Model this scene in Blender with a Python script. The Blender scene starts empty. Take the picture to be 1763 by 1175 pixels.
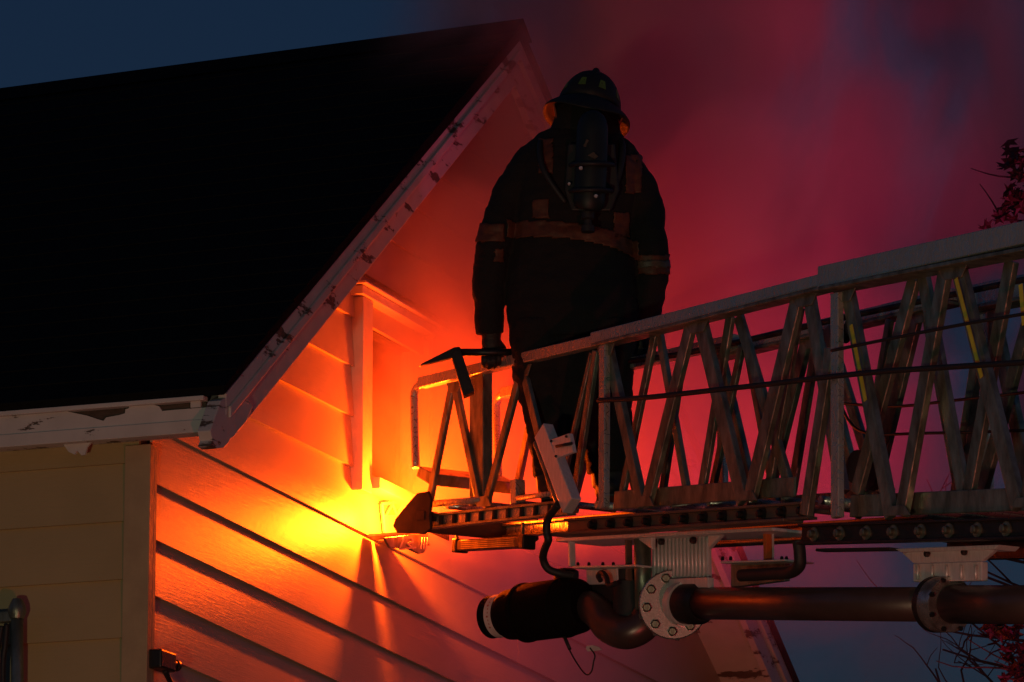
import bpy, bmesh, math, random
from mathutils import Vector, Matrix, noise
random.seed(7)
R = math.radians
sc = bpy.context.scene
col = sc.collection

# ------------------------------------------------------------------ camera
F = 8270.0                      # focal length in photograph pixels (1763 wide)
PITCH = R(12.7)
CAM = Vector((0, 0, 1.6))
cd = bpy.data.cameras.new('camera')
cd.sensor_width = 36.0
cd.lens = F / 1763.0 * 36.0
cd.clip_start = 0.1
cd.clip_end = 6000
co = bpy.data.objects.new('camera', cd)
col.objects.link(co)
co.location = CAM
co.rotation_euler = (R(90) + PITCH, 0, 0)
sc.camera = co

# ------------------------------------------------------------------ world, lights, exposure
world = bpy.data.worlds.new('World')
sc.world = world
world.use_nodes = True
wn = world.node_tree.nodes
wl = world.node_tree.links
bg = wn.get('Background') or wn.new('ShaderNodeBackground')
sky = wn.new('ShaderNodeTexSky')
sky.sky_type = 'NISHITA'
sky.sun_disc = False
sky.sun_elevation = R(-0.3)
sky.sun_rotation = R(90)
sky.altitude = 200
sky.air_density = 1.0
sky.dust_density = 1.0
sky.ozone_density = 3.4
wl.new(sky.outputs['Color'], bg.inputs['Color'])
bg.inputs['Strength'].default_value = 0.12
vs = sc.view_settings
vs.view_transform = 'Standard'
vs.look = 'None'
vs.exposure = 0.0
vs.gamma = 1.0
vs.use_curve_mapping = False
sc.cycles.volume_bounces = 1
sc.cycles.volume_step_rate = 0.8
sc.cycles.volume_max_steps = 128
sc.cycles.max_bounces = 6
sc.cycles.use_denoising = True
sc.cycles.sample_clamp_indirect = 4.0


def lamp(name, kind, loc, energy, color, radius=0.05, target=None, cone=None, blend=0.4):
    ld = bpy.data.lights.new(name, kind)
    ld.energy = energy
    ld.color = color
    ld.shadow_soft_size = radius
    lo = bpy.data.objects.new(name, ld)
    col.objects.link(lo)
    lo.location = loc
    if target is not None:
        lo.rotation_euler = (Vector(target) - Vector(loc)).to_track_quat('-Z', 'Y').to_euler()
    if cone:
        ld.spot_size = R(cone)
        ld.spot_blend = blend
    return lo


# ------------------------------------------------------------------ pixel -> place helpers
def ray(px, py):
    x = (px - 881.5) / F
    y = (587.5 - py) / F
    return Vector((x, math.cos(PITCH) - y * math.sin(PITCH), math.sin(PITCH) + y * math.cos(PITCH)))


def proj(P):
    d = P - CAM
    zc = d.y * math.cos(PITCH) + d.z * math.sin(PITCH)
    yc = -d.y * math.sin(PITCH) + d.z * math.cos(PITCH)
    return 881.5 + F * d.x / zc, 587.5 - F * yc / zc


def at_depth(px, py, Y):
    r = ray(px, py)
    return CAM + r * (Y / r.y)


def on_plane(px, py, P0, nrm):
    r = ray(px, py)
    return CAM + r * ((P0 - CAM).dot(nrm) / r.dot(nrm))


ANG = math.atan(3166 * math.cos(PITCH) / F)
G = Vector((math.sin(ANG), math.cos(ANG), 0))       # along the gable wall, away from the near corner
N = Vector((math.cos(ANG), -math.sin(ANG), 0))      # out of the gable wall
UP = Vector((0, 0, 1))
C0 = at_depth(248, 960, 20.0)
C0.z = 0.0


def wp(u, v, z):
    return C0 + G * u + N * v + UP * z


def uz(px, py, v=0.0):
    P = on_plane(px, py, C0 + N * v, N)
    return (P - C0).dot(G), P.z


# lights that the place has: the burning window, the truck's red beacons and its work lamp
FIRE = wp(2.50, 0.19, uz(690, 882, 0.19)[1])
lamp('fire_light', 'POINT', FIRE, 255, (1.0, 0.082, 0.002), 0.03)
lamp('engine_beacon_on_smoke', 'SPOT', (3.2, 20.5, 1.5), 1400, (1.0, 0.06, 0.24), 0.15, target=(1.2, 25.0, 9.7), cone=56, blend=1.0)
lamp('front_engine_beacon', 'POINT', (1.6, 10.5, 1.0), 400, (1.0, 0.13, 0.12), 0.12)
lamp('truck_work_lamp', 'SPOT', (-3.0, 6.0, 1.2), 760, (1.0, 0.88, 0.56), 0.2, target=(0.5, 20, 5.2), cone=40, blend=0.6)

# ------------------------------------------------------------------ materials
MATS = {}


def nmat(name):
    m = bpy.data.materials.new(name)
    m.use_nodes = True
    nt = m.node_tree
    return m, nt, nt.nodes['Principled BSDF']


def nd(nt, t, **kw):
    n = nt.nodes.new(t)
    for k, v in kw.items():
        if k in n.inputs:
            n.inputs[k].default_value = v
        else:
            setattr(n, k, v)
    return n


def surf(name, c1, c2, scale=8.0, rough=0.6, metal=0.0, bump=0.15, stretch=(1, 1, 1), rvar=0.15, detail=6.0, fine=None):
    m, nt, b = nmat(name)
    L = nt.links.new
    tc = nd(nt, 'ShaderNodeTexCoord')
    mp = nd(nt, 'ShaderNodeMapping')
    mp.inputs['Scale'].default_value = stretch
    L(tc.outputs['Object'], mp.inputs['Vector'])
    n1 = nd(nt, 'ShaderNodeTexNoise', Scale=scale, Detail=detail, Roughness=0.6)
    L(mp.outputs['Vector'], n1.inputs['Vector'])
    mx = nd(nt, 'ShaderNodeMix', data_type='RGBA')
    mx.inputs['A'].default_value = (*c1, 1)
    mx.inputs['B'].default_value = (*c2, 1)
    cr = nd(nt, 'ShaderNodeMapRange')
    cr.inputs['From Min'].default_value = 0.3
    cr.inputs['From Max'].default_value = 0.7
    L(n1.outputs['Fac'], cr.inputs['Value'])
    L(cr.outputs['Result'], mx.inputs['Factor'])
    L(mx.outputs['Result'], b.inputs['Base Color'])
    rr = nd(nt, 'ShaderNodeMapRange')
    rr.inputs['To Min'].default_value = max(0.05, rough - rvar)
    rr.inputs['To Max'].default_value = min(1, rough + rvar)
    L(n1.outputs['Fac'], rr.inputs['Value'])
    L(rr.outputs['Result'], b.inputs['Roughness'])
    b.inputs['Metallic'].default_value = metal
    if bump:
        n2 = nd(nt, 'ShaderNodeTexNoise', Scale=fine or scale * 5, Detail=5.0)
        L(mp.outputs['Vector'], n2.inputs['Vector'])
        bp = nd(nt, 'ShaderNodeBump', Strength=bump, Distance=0.01)
        L(n2.outputs['Fac'], bp.inputs['Height'])
        L(bp.outputs['Normal'], b.inputs['Normal'])
    MATS[name] = m
    return m


def rot_to_wall(nt, tc):
    return tc


def siding_mat(name, along, tint=((0.47, 0.42, 0.31), (0.36, 0.31, 0.22))):
    """painted hardboard siding, embossed with a long wood grain running along the wall"""
    m, nt, b = nmat(name)
    L = nt.links.new
    geo = nd(nt, 'ShaderNodeNewGeometry')
    du = nd(nt, 'ShaderNodeVectorMath', operation='DOT_PRODUCT')
    du.inputs[1].default_value = along
    L(geo.outputs['Position'], du.inputs[0])
    sp = nd(nt, 'ShaderNodeSeparateXYZ')
    L(geo.outputs['Position'], sp.inputs[0])
    cb = nd(nt, 'ShaderNodeCombineXYZ')
    L(du.outputs['Value'], cb.inputs[0])
    L(sp.outputs['Z'], cb.inputs[1])
    mp = nd(nt, 'ShaderNodeMapping')
    mp.inputs['Scale'].default_value = (1.0, 18.0, 1)
    L(cb.outputs[0], mp.inputs['Vector'])
    wv = nd(nt, 'ShaderNodeTexNoise', Scale=5.0, Detail=4.0, Roughness=0.6, Distortion=1.2)
    L(mp.outputs['Vector'], wv.inputs['Vector'])
    n1 = nd(nt, 'ShaderNodeTexNoise', Scale=2.5, Detail=5.0)
    L(cb.outputs[0], n1.inputs['Vector'])
    n3 = nd(nt, 'ShaderNodeTexNoise', Scale=22.0, Detail=4.0)
    L(mp.outputs['Vector'], n3.inputs['Vector'])
    mx = nd(nt, 'ShaderNodeMix', data_type='RGBA')
    mx.inputs['A'].default_value = (*tint[0], 1)
    mx.inputs['B'].default_value = (*tint[1], 1)
    L(n1.outputs['Fac'], mx.inputs['Factor'])
    L(mx.outputs['Result'], b.inputs['Base Color'])
    b.inputs['Roughness'].default_value = 0.42
    add = nd(nt, 'ShaderNodeMath', operation='MULTIPLY_ADD')
    add.inputs[1].default_value = 0.5
    L(n3.outputs['Fac'], add.inputs[0])
    L(wv.outputs['Fac'], add.inputs[2])
    bp = nd(nt, 'ShaderNodeBump', Strength=0.38, Distance=0.003)
    L(add.outputs[0], bp.inputs['Height'])
    L(bp.outputs['Normal'], b.inputs['Normal'])
    MATS[name] = m
    return m


def peel_mat(name, paint, wood, thr=0.60, stretch=(3, 3, 3)):
    """old white paint flaking off grey wood"""
    m, nt, b = nmat(name)
    L = nt.links.new
    geo = nd(nt, 'ShaderNodeNewGeometry')
    mp = nd(nt, 'ShaderNodeMapping')
    mp.inputs['Rotation'].default_value = (0, 0, ANG)
    mp.inputs['Scale'].default_value = stretch
    L(geo.outputs['Position'], mp.inputs['Vector'])
    n1 = nd(nt, 'ShaderNodeTexNoise', Scale=2.0, Detail=9.0, Roughness=0.7)
    L(mp.outputs['Vector'], n1.inputs['Vector'])
    cr = nd(nt, 'ShaderNodeMapRange')
    cr.inputs['From Min'].default_value = thr
    cr.inputs['From Max'].default_value = thr + 0.025
    L(n1.outputs['Fac'], cr.inputs['Value'])
    n2 = nd(nt, 'ShaderNodeTexNoise', Scale=9.0, Detail=6.0)
    L(geo.outputs['Position'], n2.inputs['Vector'])
    pm = nd(nt, 'ShaderNodeMix', data_type='RGBA')
    pm.inputs['A'].default_value = (*[c * 0.72 for c in paint], 1)
    pm.inputs['B'].default_value = (*paint, 1)
    L(n2.outputs['Fac'], pm.inputs['Factor'])
    mx = nd(nt, 'ShaderNodeMix', data_type='RGBA')
    mx.inputs['B'].default_value = (*wood, 1)
    L(pm.outputs['Result'], mx.inputs['A'])
    L(cr.outputs['Result'], mx.inputs['Factor'])
    L(mx.outputs['Result'], b.inputs['Base Color'])
    b.inputs['Roughness'].default_value = 0.62
    inv = nd(nt, 'ShaderNodeMath', operation='MULTIPLY_ADD')
    inv.inputs[1].default_value = -1.0
    L(cr.outputs['Result'], inv.inputs[0])
    L(n2.outputs['Fac'], inv.inputs[2])
    bp = nd(nt, 'ShaderNodeBump', Strength=0.6, Distance=0.003)
    L(inv.outputs[0], bp.inputs['Height'])
    L(bp.outputs['Normal'], b.inputs['Normal'])
    MATS[name] = m
    return m


def swirl_metal(name, base, rough, scale=14.0, metal=1.0):
    """aluminium with swirl polishing marks"""
    m, nt, b = nmat(name)
    L = nt.links.new
    geo = nd(nt, 'ShaderNodeNewGeometry')
    wv = nd(nt, 'ShaderNodeTexWave', wave_type='RINGS')
    wv.inputs['Scale'].default_value = scale
    wv.inputs['Distortion'].default_value = 14.0
    wv.inputs['Detail'].default_value = 2.0
    wv.inputs['Detail Scale'].default_value = 1.3
    L(geo.outputs['Position'], wv.inputs['Vector'])
    n1 = nd(nt, 'ShaderNodeTexNoise', Scale=7.0, Detail=6.0, Roughness=0.65)
    L(geo.outputs['Position'], n1.inputs['Vector'])
    mx = nd(nt, 'ShaderNodeMix', data_type='RGBA')
    mx.inputs['A'].default_value = (*[c * 0.62 for c in base], 1)
    mx.inputs['B'].default_value = (*base, 1)
    L(n1.outputs['Fac'], mx.inputs['Factor'])
    L(mx.outputs['Result'], b.inputs['Base Color'])
    b.inputs['Metallic'].default_value = metal
    rr = nd(nt, 'ShaderNodeMapRange')
    rr.inputs['To Min'].default_value = rough - 0.1
    rr.inputs['To Max'].default_value = rough + 0.16
    L(wv.outputs['Fac'], rr.inputs['Value'])
    L(rr.outputs['Result'], b.inputs['Roughness'])
    bp = nd(nt, 'ShaderNodeBump', Strength=0.16, Distance=0.004)
    L(wv.outputs['Fac'], bp.inputs['Height'])
    L(bp.outputs['Normal'], b.inputs['Normal'])
    MATS[name] = m
    return m


M_SIDE_G = siding_mat('gable_siding_paint', tuple(G))
M_SIDE_S = siding_mat('side_siding_haze_lit', tuple(N), ((0.46, 0.35, 0.17), (0.33, 0.26, 0.12)))  # less blue than the gable paint: fire-haze light put into the colour
M_CORNER = surf('corner_board_paint', (0.44, 0.33, 0.18), (0.34, 0.25, 0.14), 6, 0.6, bump=0.15)
M_TRIM = peel_mat('peeling_trim_paint', (0.60, 0.56, 0.52), (0.10, 0.07, 0.045), 0.57, (1.6, 1.6, 6))
M_FASC = peel_mat('peeling_fascia_paint', (0.62, 0.58, 0.54), (0.09, 0.065, 0.04), 0.62, (2.2, 2.2, 8))
M_WOOD = surf('bare_old_wood', (0.10, 0.07, 0.05), (0.05, 0.035, 0.025), 14, 0.85, bump=0.4, stretch=(1, 1, 4))
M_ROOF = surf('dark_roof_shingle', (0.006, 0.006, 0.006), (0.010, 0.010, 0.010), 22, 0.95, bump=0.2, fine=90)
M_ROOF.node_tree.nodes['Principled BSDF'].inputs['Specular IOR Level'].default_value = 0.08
M_WINDOW = surf('window_frame_paint', (0.62, 0.55, 0.45), (0.48, 0.42, 0.33), 10, 0.5, bump=0.1)
M_TIP_BLACK = surf('tip_black', (0.03, 0.022, 0.018), (0.015, 0.012, 0.01), 6, 0.9)  # black tone stands in for the unlit face of the tip bracket
M_ALU = swirl_metal('swirl_polished_aluminium', (0.60, 0.61, 0.53), 0.36, metal=0.72)
M_ALU2 = surf('dull_aluminium', (0.36, 0.40, 0.30), (0.10, 0.11, 0.08), 9, 0.40, metal=0.75, bump=0.2, rvar=0.25, stretch=(2, 2, .7))
M_ALUB = surf('bright_machined_aluminium', (0.80, 0.78, 0.76), (0.62, 0.60, 0.58), 16, 0.34, metal=0.35, bump=0.15, stretch=(6, 6, 1))
M_FLANGE = surf('worn_flange_aluminium', (0.62, 0.58, 0.55), (0.22, 0.20, 0.18), 22, 0.28, metal=0.8, bump=0.03)
M_RAIL = surf('rail_steel_red_brown', (0.22, 0.13, 0.09), (0.15, 0.10, 0.075), 12, 0.5, metal=0.45, bump=0.15)
M_STEEL = surf('dark_steel', (0.055, 0.05, 0.047), (0.03, 0.028, 0.026), 14, 0.42, metal=0.7, bump=0.12)
M_BLACK = surf('black_rubber', (0.012, 0.012, 0.012), (0.02, 0.019, 0.018), 20, 0.6, bump=0.1)
M_NOZ = _n = surf('black_cast_polymer', (0.004, 0.004, 0.004), (0.007, 0.006, 0.006), 40, 0.75, bump=0.3, fine=220)
_n.node_tree.nodes['Principled BSDF'].inputs['Specular IOR Level'].default_value = 0.06
M_PIPE = surf('dark_pipe_enamel', (0.13, 0.085, 0.075), (0.09, 0.06, 0.05), 6, 0.36, metal=0.55, bump=0.03, rvar=0.06)
M_WHITE = surf('white_enamel', (0.70, 0.66, 0.62), (0.55, 0.52, 0.48), 12, 0.5, bump=0.05)
M_COAT = surf('black_turnout_cloth', (0.005, 0.004, 0.003), (0.009, 0.006, 0.005), 30, 0.9, bump=0.5, fine=180)
M_TROU = surf('brown_black_turnout_cloth', (0.010, 0.006, 0.004), (0.006, 0.004, 0.003), 26, 0.92, bump=0.5, fine=180)
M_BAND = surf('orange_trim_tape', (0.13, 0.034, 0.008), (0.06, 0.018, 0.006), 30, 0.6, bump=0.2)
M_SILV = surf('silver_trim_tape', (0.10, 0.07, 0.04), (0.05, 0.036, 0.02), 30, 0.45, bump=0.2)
M_HELM = surf('black_helmet_shell', (0.006, 0.006, 0.006), (0.010, 0.010, 0.009), 9, 0.72, bump=0.06)
M_LIME = surf('lime_helmet_sticker', (0.12, 0.20, 0.015), (0.08, 0.14, 0.012), 20, 0.5, bump=0)
M_FLAP = surf('orange_ear_flap_cloth', (0.34, 0.09, 0.04), (0.24, 0.06, 0.03), 20, 0.85, bump=0.3)
M_TANK = surf('green_grey_air_cylinder', (0.009, 0.014, 0.011), (0.005, 0.008, 0.007), 7, 0.55, bump=0.05)
M_GLOVE = surf('black_leather_glove', (0.016, 0.013, 0.011), (0.028, 0.02, 0.015), 24, 0.6, bump=0.4)
M_SKIN = surf('skin', (0.45, 0.28, 0.2), (0.4, 0.24, 0.17), 12, 0.55, bump=0.1)
M_BARK = surf('bark', (0.035, 0.028, 0.024), (0.02, 0.016, 0.014), 18, 0.9, bump=0.5)
M_LEAF = surf('dark_red_leaf', (0.040, 0.004, 0.005), (0.020, 0.003, 0.003), 5, 0.6, bump=0.1)
M_GROUND = surf('dark_lawn', (0.035, 0.045, 0.018), (0.05, 0.045, 0.025), 3, 0.95, bump=0.4)
M_YEL = surf('yellow_reflective_stripe', (0.60, 0.55, 0.04), (0.45, 0.40, 0.03), 20, 0.5, bump=0)
M_REDT = surf('red_print', (0.45, 0.12, 0.08), (0.35, 0.1, 0.07), 20, 0.6, bump=0)
M_ORANGE = surf('orange_painted_steel', (0.50, 0.12, 0.02), (0.40, 0.09, 0.02), 12, 0.5, bump=0.1)


def emit_mat(name, c, s):
    m, nt, b = nmat(name)
    b.inputs['Base Color'].default_value = (0.02, 0.02, 0.02, 1)
    b.inputs['Emission Color'].default_value = (*c, 1)
    b.inputs['Emission Strength'].default_value = s
    return m


M_LENS = emit_mat('lit_lens', (1.0, 0.25, 0.02), 12.0)


def glass_mat():
    m, nt, b = nmat('sooty_window_glass')
    b.inputs['Base Color'].default_value = (0.05, 0.04, 0.03, 1)
    b.inputs['Roughness'].default_value = 0.12
    b.inputs['Alpha'].default_value = 0.6
    return m


M_GLASS = glass_mat()

# ------------------------------------------------------------------ object helpers
WLOC = {}


def tag(o, label=None, cat=None, group=None, kind=None):
    if label:
        o['label'] = label
    if cat:
        o['category'] = cat
    if group:
        o['group'] = group
    if kind:
        o['kind'] = kind
    return o


def place(o, loc, parent):
    o.location = loc
    WLOC[o] = Vector(loc)
    if parent is not None:
        o.parent = parent
        o.matrix_parent_inverse = Matrix.Translation(-WLOC[parent])


def empty(name, loc, label, cat, group=None):
    o = bpy.data.objects.new(name, None)
    col.objects.link(o)
    o.empty_display_size = 0.2
    place(o, loc, None)
    return tag(o, label, cat, group)


def mk(name, verts, faces, mat, parent=None, bevel=0.0, smooth=False, segs=2):
    c = Vector((0, 0, 0))
    for v in verts:
        c += Vector(v)
    c /= max(1, len(verts))
    me = bpy.data.meshes.new(name)
    me.from_pydata([tuple(Vector(v) - c) for v in verts], [], faces)
    bm = bmesh.new()
    bm.from_mesh(me)
    bmesh.ops.recalc_face_normals(bm, faces=bm.faces)
    bm.to_mesh(me)
    bm.free()
    me.materials.append(mat)
    o = bpy.data.objects.new(name, me)
    col.objects.link(o)
    place(o, c, parent)
    if smooth:
        for p in me.polygons:
            p.use_smooth = True
    if bevel:
        b = o.modifiers.new('bevel', 'BEVEL')
        b.width = bevel
        b.segments = segs
        b.limit_method = 'ANGLE'
        b.angle_limit = R(35)
        b.harden_normals = False
    return o


def prism(name, poly, off, mat, parent=None, bevel=0.0):
    """extrude a planar polygon (world points) by vector off"""
    n = len(poly)
    vs_ = [Vector(p) for p in poly] + [Vector(p) + off for p in poly]
    fs = [list(range(n)), list(range(2 * n - 1, n - 1, -1))]
    for i in range(n):
        j = (i + 1) % n
        fs.append([i, j, n + j, n + i])
    return mk(name, vs_, fs, mat, parent, bevel)


def box8(name, o, ax, ay, az, mat, parent=None, bevel=0.0):
    """box from corner o with edge vectors"""
    return prism(name, [o, o + ax, o + ax + ay, o + ay], az, mat, parent, bevel)


def beam(name, p0, p1, w, d, side, mat, parent=None, bevel=0.004):
    """bar p0->p1, width w across (perpendicular to side), depth d along side"""
    p0, p1, side = Vector(p0), Vector(p1), Vector(side).normalized()
    t = (p1 - p0).normalized()
    side = (side - t * side.dot(t)).normalized()
    a = t.cross(side).normalized() * (w / 2)
    s = side * (d / 2)
    return prism(name, [p0 - a - s, p0 + a - s, p0 + a + s, p0 - a + s], p1 - p0, mat, parent, bevel)


def frames(pts):
    out = []
    n = len(pts)
    prev = None
    for i, p in enumerate(pts):
        t = (pts[min(i + 1, n - 1)] - pts[max(i - 1, 0)]).normalized()
        if prev is None:
            a = t.cross(UP)
            if a.length < 0.05:
                a = t.cross(Vector((1, 0, 0)))
            a.normalize()
        else:
            a = (prev - t * prev.dot(t)).normalized()
        out.append((a, t.cross(a).normalized()))
        prev = a
    return out


def smooth_path(pts, k=6):
    pts = [Vector(p) for p in pts]
    if len(pts) < 3:
        return pts
    out = []
    n = len(pts)
    for i in range(n - 1):
        p0, p1, p2, p3 = pts[max(i - 1, 0)], pts[i], pts[i + 1], pts[min(i + 2, n - 1)]
        for j in range(k):
            t = j / k
            out.append(0.5 * ((2 * p1) + (p2 - p0) * t + (2 * p0 - 5 * p1 + 4 * p2 - p3) * t * t + (3 * p1 - p0 - 3 * p2 + p3) * t ** 3))
    out.append(pts[-1])
    return out


def tube_data(pts, rad, seg=10, cap=True, V=None, Fc=None):
    V = [] if V is None else V
    Fc = [] if Fc is None else Fc
    b0 = len(V)
    fr = frames(pts)
    n = len(pts)
    for i, p in enumerate(pts):
        r = rad[i] if isinstance(rad, (list, tuple)) else rad
        ra, rb = r if isinstance(r, tuple) else (r, r)
        a, b = fr[i]
        for k in range(seg):
            th = 2 * math.pi * k / seg
            V.append(p + a * (ra * math.cos(th)) + b * (rb * math.sin(th)))
    for i in range(n - 1):
        for k in range(seg):
            k2 = (k + 1) % seg
            Fc.append([b0 + i * seg + k, b0 + i * seg + k2, b0 + (i + 1) * seg + k2, b0 + (i + 1) * seg + k])
    if cap:
        Fc.append([b0 + k for k in range(seg)][::-1])
        Fc.append([b0 + (n - 1) * seg + k for k in range(seg)])
    return V, Fc


def tube(name, pts, rad, mat, parent=None, seg=12, curve=True, bevel=0.0, k=6):
    pts = [Vector(p) for p in pts]
    if curve and len(pts) > 2:
        n0 = len(pts)
        pts2 = smooth_path(pts, k)
        if isinstance(rad, (list, tuple)):
            rr = []
            for i in range(n0 - 1):
                for j in range(k):
                    rr.append(rad[i] + (rad[i + 1] - rad[i]) * j / k)
            rr.append(rad[-1])
            rad = rr
        pts = pts2
    V, Fc = tube_data(pts, rad, seg)
    o = mk(name, V, Fc, mat, parent, bevel)
    for p in o.data.polygons:
        if len(p.vertices) == 4:
            p.use_smooth = True
    return o


def lathe(name, P, axis, prof, mat, parent=None, seg=28):
    """prof: list of (distance along axis, radius)"""
    axis = Vector(axis).normalized()
    a = axis.cross(UP)
    if a.length < 0.1:
        a = axis.cross(Vector((1, 0, 0)))
    a.normalize()
    b = axis.cross(a)
    V, Fc = [], []
    for s, r in prof:
        for k in range(seg):
            th = 2 * math.pi * k / seg
            V.append(P + axis * s + a * (r * math.cos(th)) + b * (r * math.sin(th)))
    for i in range(len(prof) - 1):
        for k in range(seg):
            k2 = (k + 1) % seg
            Fc.append([i * seg + k, i * seg + k2, (i + 1) * seg + k2, (i + 1) * seg + k])
    Fc.append(list(range(seg))[::-1])
    Fc.append([(len(prof) - 1) * seg + k for k in range(seg)])
    o = mk(name, V, Fc, mat, parent)
    for p in o.data.polygons:
        if len(p.vertices) == 4:
            p.use_smooth = True
    m = o.modifiers.new('es', 'EDGE_SPLIT')
    m.split_angle = R(40)
    return o


def bolt(name, P, axis, r, h, mat, parent):
    return lathe(name, P, axis, [(0, r), (h * 0.6, r), (h, r * 0.7)], mat, parent, seg=6 if r > 0.006 else 8)


def remeshed(name, V, Fc, voxel, mat, parent, smooth_it=6, wrinkle=0.0, wscale=9.0):
    """fuse overlapping closed shells into one continuous surface"""
    me = bpy.data.meshes.new('tmp')
    me.from_pydata([tuple(v) for v in V], [], Fc)
    bm = bmesh.new()
    bm.from_mesh(me)
    bmesh.ops.recalc_face_normals(bm, faces=bm.faces)
    bm.to_mesh(me)
    bm.free()
    o = bpy.data.objects.new('tmp', me)
    col.objects.link(o)
    m = o.modifiers.new('r', 'REMESH')
    m.mode = 'VOXEL'
    m.voxel_size = voxel
    s = o.modifiers.new('s', 'SMOOTH')
    s.factor = 0.5
    s.iterations = smooth_it
    dg = bpy.context.evaluated_depsgraph_get()
    ev = o.evaluated_get(dg)
    me2 = bpy.data.meshes.new_from_object(ev)
    bpy.data.objects.remove(o)
    if wrinkle:
        nr = [v.normal.copy() for v in me2.vertices]
        for v, nn in zip(me2.vertices, nr):
            c = v.co
            q = Vector((c.x * wscale * 0.8, c.y * wscale * 0.8, c.z * wscale * 1.5))
            h = noise.fractal(q, 0.8, 2.1, 4) + 0.6 * (1 - abs(noise.noise(q * 0.7 + Vector((3, 1, 7)))) * 2)
            v.co = c + nn * (wrinkle * h)
    verts = [v.co.copy() for v in me2.vertices]
    faces = [list(p.vertices) for p in me2.polygons]
    bpy.data.meshes.remove(me2)
    return mk(name, verts, faces, mat, parent, smooth=True)


def ell(V, Fc, c, rx, ry, rz, seg=14, rings=9, rot=None):
    b0 = len(V)
    for i in range(1, rings):
        ph = math.pi * i / rings
        for k in range(seg):
            th = 2 * math.pi * k / seg
            q = Vector((rx * math.sin(ph) * math.cos(th), ry * math.sin(ph) * math.sin(th), rz * math.cos(ph)))
            if rot:
                q = rot @ q
            V.append(c + q)
    for i in range(rings - 2):
        for k in range(seg):
            k2 = (k + 1) % seg
            Fc.append([b0 + i * seg + k, b0 + i * seg + k2, b0 + (i + 1) * seg + k2, b0 + (i + 1) * seg + k])
    Fc.append([b0 + k for k in range(seg)][::-1])
    Fc.append([b0 + (rings - 2) * seg + k for k in range(seg)])


# ------------------------------------------------------------------ ground
gv = [(-400, -60, 0), (400, -60, 0), (400, 900, 0), (-400, 900, 0)]
tag(mk('ground', gv, [[0, 1, 2, 3]], M_GROUND), kind='structure')

# ================================================================== HOUSE
house = empty('house', wp(0, 0, 0), 'cream clapboard house with black gable roof and burning gable window', 'house')
OG, OE = 0.40, 0.14                 # overhang of the gable and of the eave
PU, PZ = 3.427, 8.413               # ridge
EZ = 5.858                          # roof edge height at the eave
SL = (PZ - EZ) / (PU + OE)          # left roof pitch
SR = 0.578                          # right roof pitch
UR = 8.45                           # far eave
WU0, WU1, WZ0, WZ1 = 2.27, 3.30, 5.93, 6.80   # window with its casing


def rake_z(u):
    return PZ - SL * (PU - u) if u < PU else PZ - SR * (u - PU)


# backing walls
poly = [wp(0.0, -0.03, 0), wp(UR - 0.3, -0.03, 0), wp(UR - 0.3, -0.03, rake_z(UR - 0.3) - 0.16), wp(PU, -0.03, PZ - 0.2), wp(0.0, -0.03, rake_z(0) - 0.16)]
# gable backing wall around the window opening: left strip, right part, below, above
def wallpoly(pts):
    return prism('gable_wall', [wp(u, -0.03, z) for u, z in pts], -N * 0.10, M_WOOD, house)


wo0, wo1, wz0, wz1 = WU0 + 0.10, WU1 - 0.10, WZ0 + 0.05, WZ1 - 0.09
wallpoly([(0.02, 0), (wo0, 0), (wo0, rake_z(wo0) - .2), (0.02, rake_z(0.02) - .2)])
wallpoly([(wo1, 0), (UR - .3, 0), (UR - .3, rake_z(UR - .3) - .2), (PU, PZ - .2), (wo1, rake_z(wo1) - .2)])
wallpoly([(wo0, 0), (wo1, 0), (wo1, wz0), (wo0, wz0)])
wallpoly([(wo0, wz1), (wo1, wz1), (wo1, rake_z(wo1) - .2), (wo0, rake_z(wo0) - .2)])
box8('side_wall', wp(0.03, -0.02, 0), -N * 9.0, G * 0.1, UP * 5.67, M_WOOD, house)

# gable siding boards, each a wedge whose butt edge stands proud
REV = 0.24
BT = 0.020


def board_slope(k):
    return {0: -0.022, -1: -0.028, -2: -0.030}.get(k, -0.038 if k < 0 else 0.0)


def gable_board(k, ua, ub):
    """one board from ua to ub; ends clipped to the rakes"""
    s0, s1 = board_slope(k), board_slope(k + 1)
    z0 = lambda u: 5.74 + REV * k + s0 * u
    z1 = lambda u: 5.74 + REV * (k + 1) + s1 * u + 0.012
    lim = 0.05
    def left(z):   # u where the rake reaches height z
        return max(ua, PU - (PZ - lim - z) / SL)
    def right(z):
        return min(ub, PU + (PZ - lim - z) / SR)
    zb, zt = z0(ua), z1(ua)
    bl, br, tl, tr = left(zb), right(zb), left(zt), right(zt)
    if br - bl < 0.05:
        return
    if tr - tl < 0.02:
        tl = tr = (bl + br) / 2
    vs_ = []
    bend = 0.0
    for (u, zf, v) in ((bl, z0, BT), (br, z0, BT), (tr, z1, 0.001), (tl, z1, 0.001)):
        vs_.append(wp(u, v, zf(u)))
    for (u, zf, v) in ((bl, z0, -0.002), (br, z0, -0.002), (tr, z1, -0.006), (tl, z1, -0.006)):
        vs_.append(wp(u, v, zf(u)))
    mk('siding_board', vs_, [[0, 1, 2, 3], [4, 5, 6, 7], [0, 1, 5, 4], [1, 2, 6, 5], [2, 3, 7, 6], [3, 0, 4, 7]], M_SIDE_G, house)


for k in range(-9, 11):
    zmid0, zmid1 = 5.74 + REV * k, 5.74 + REV * (k + 1)
    rnd = random.uniform(0, 2.5)
    if zmid1 > WZ0 + 0.10 and zmid0 < WZ1 - 0.1:
        gable_board(k, 0.05, WU0 + 0.03)
        gable_board(k, WU1 - 0.03, UR - 0.35)
    else:
        j = 4.4 + rnd
        gable_board(k, 0.05, j)
        gable_board(k, j + 0.003, UR - 0.35)

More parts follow.
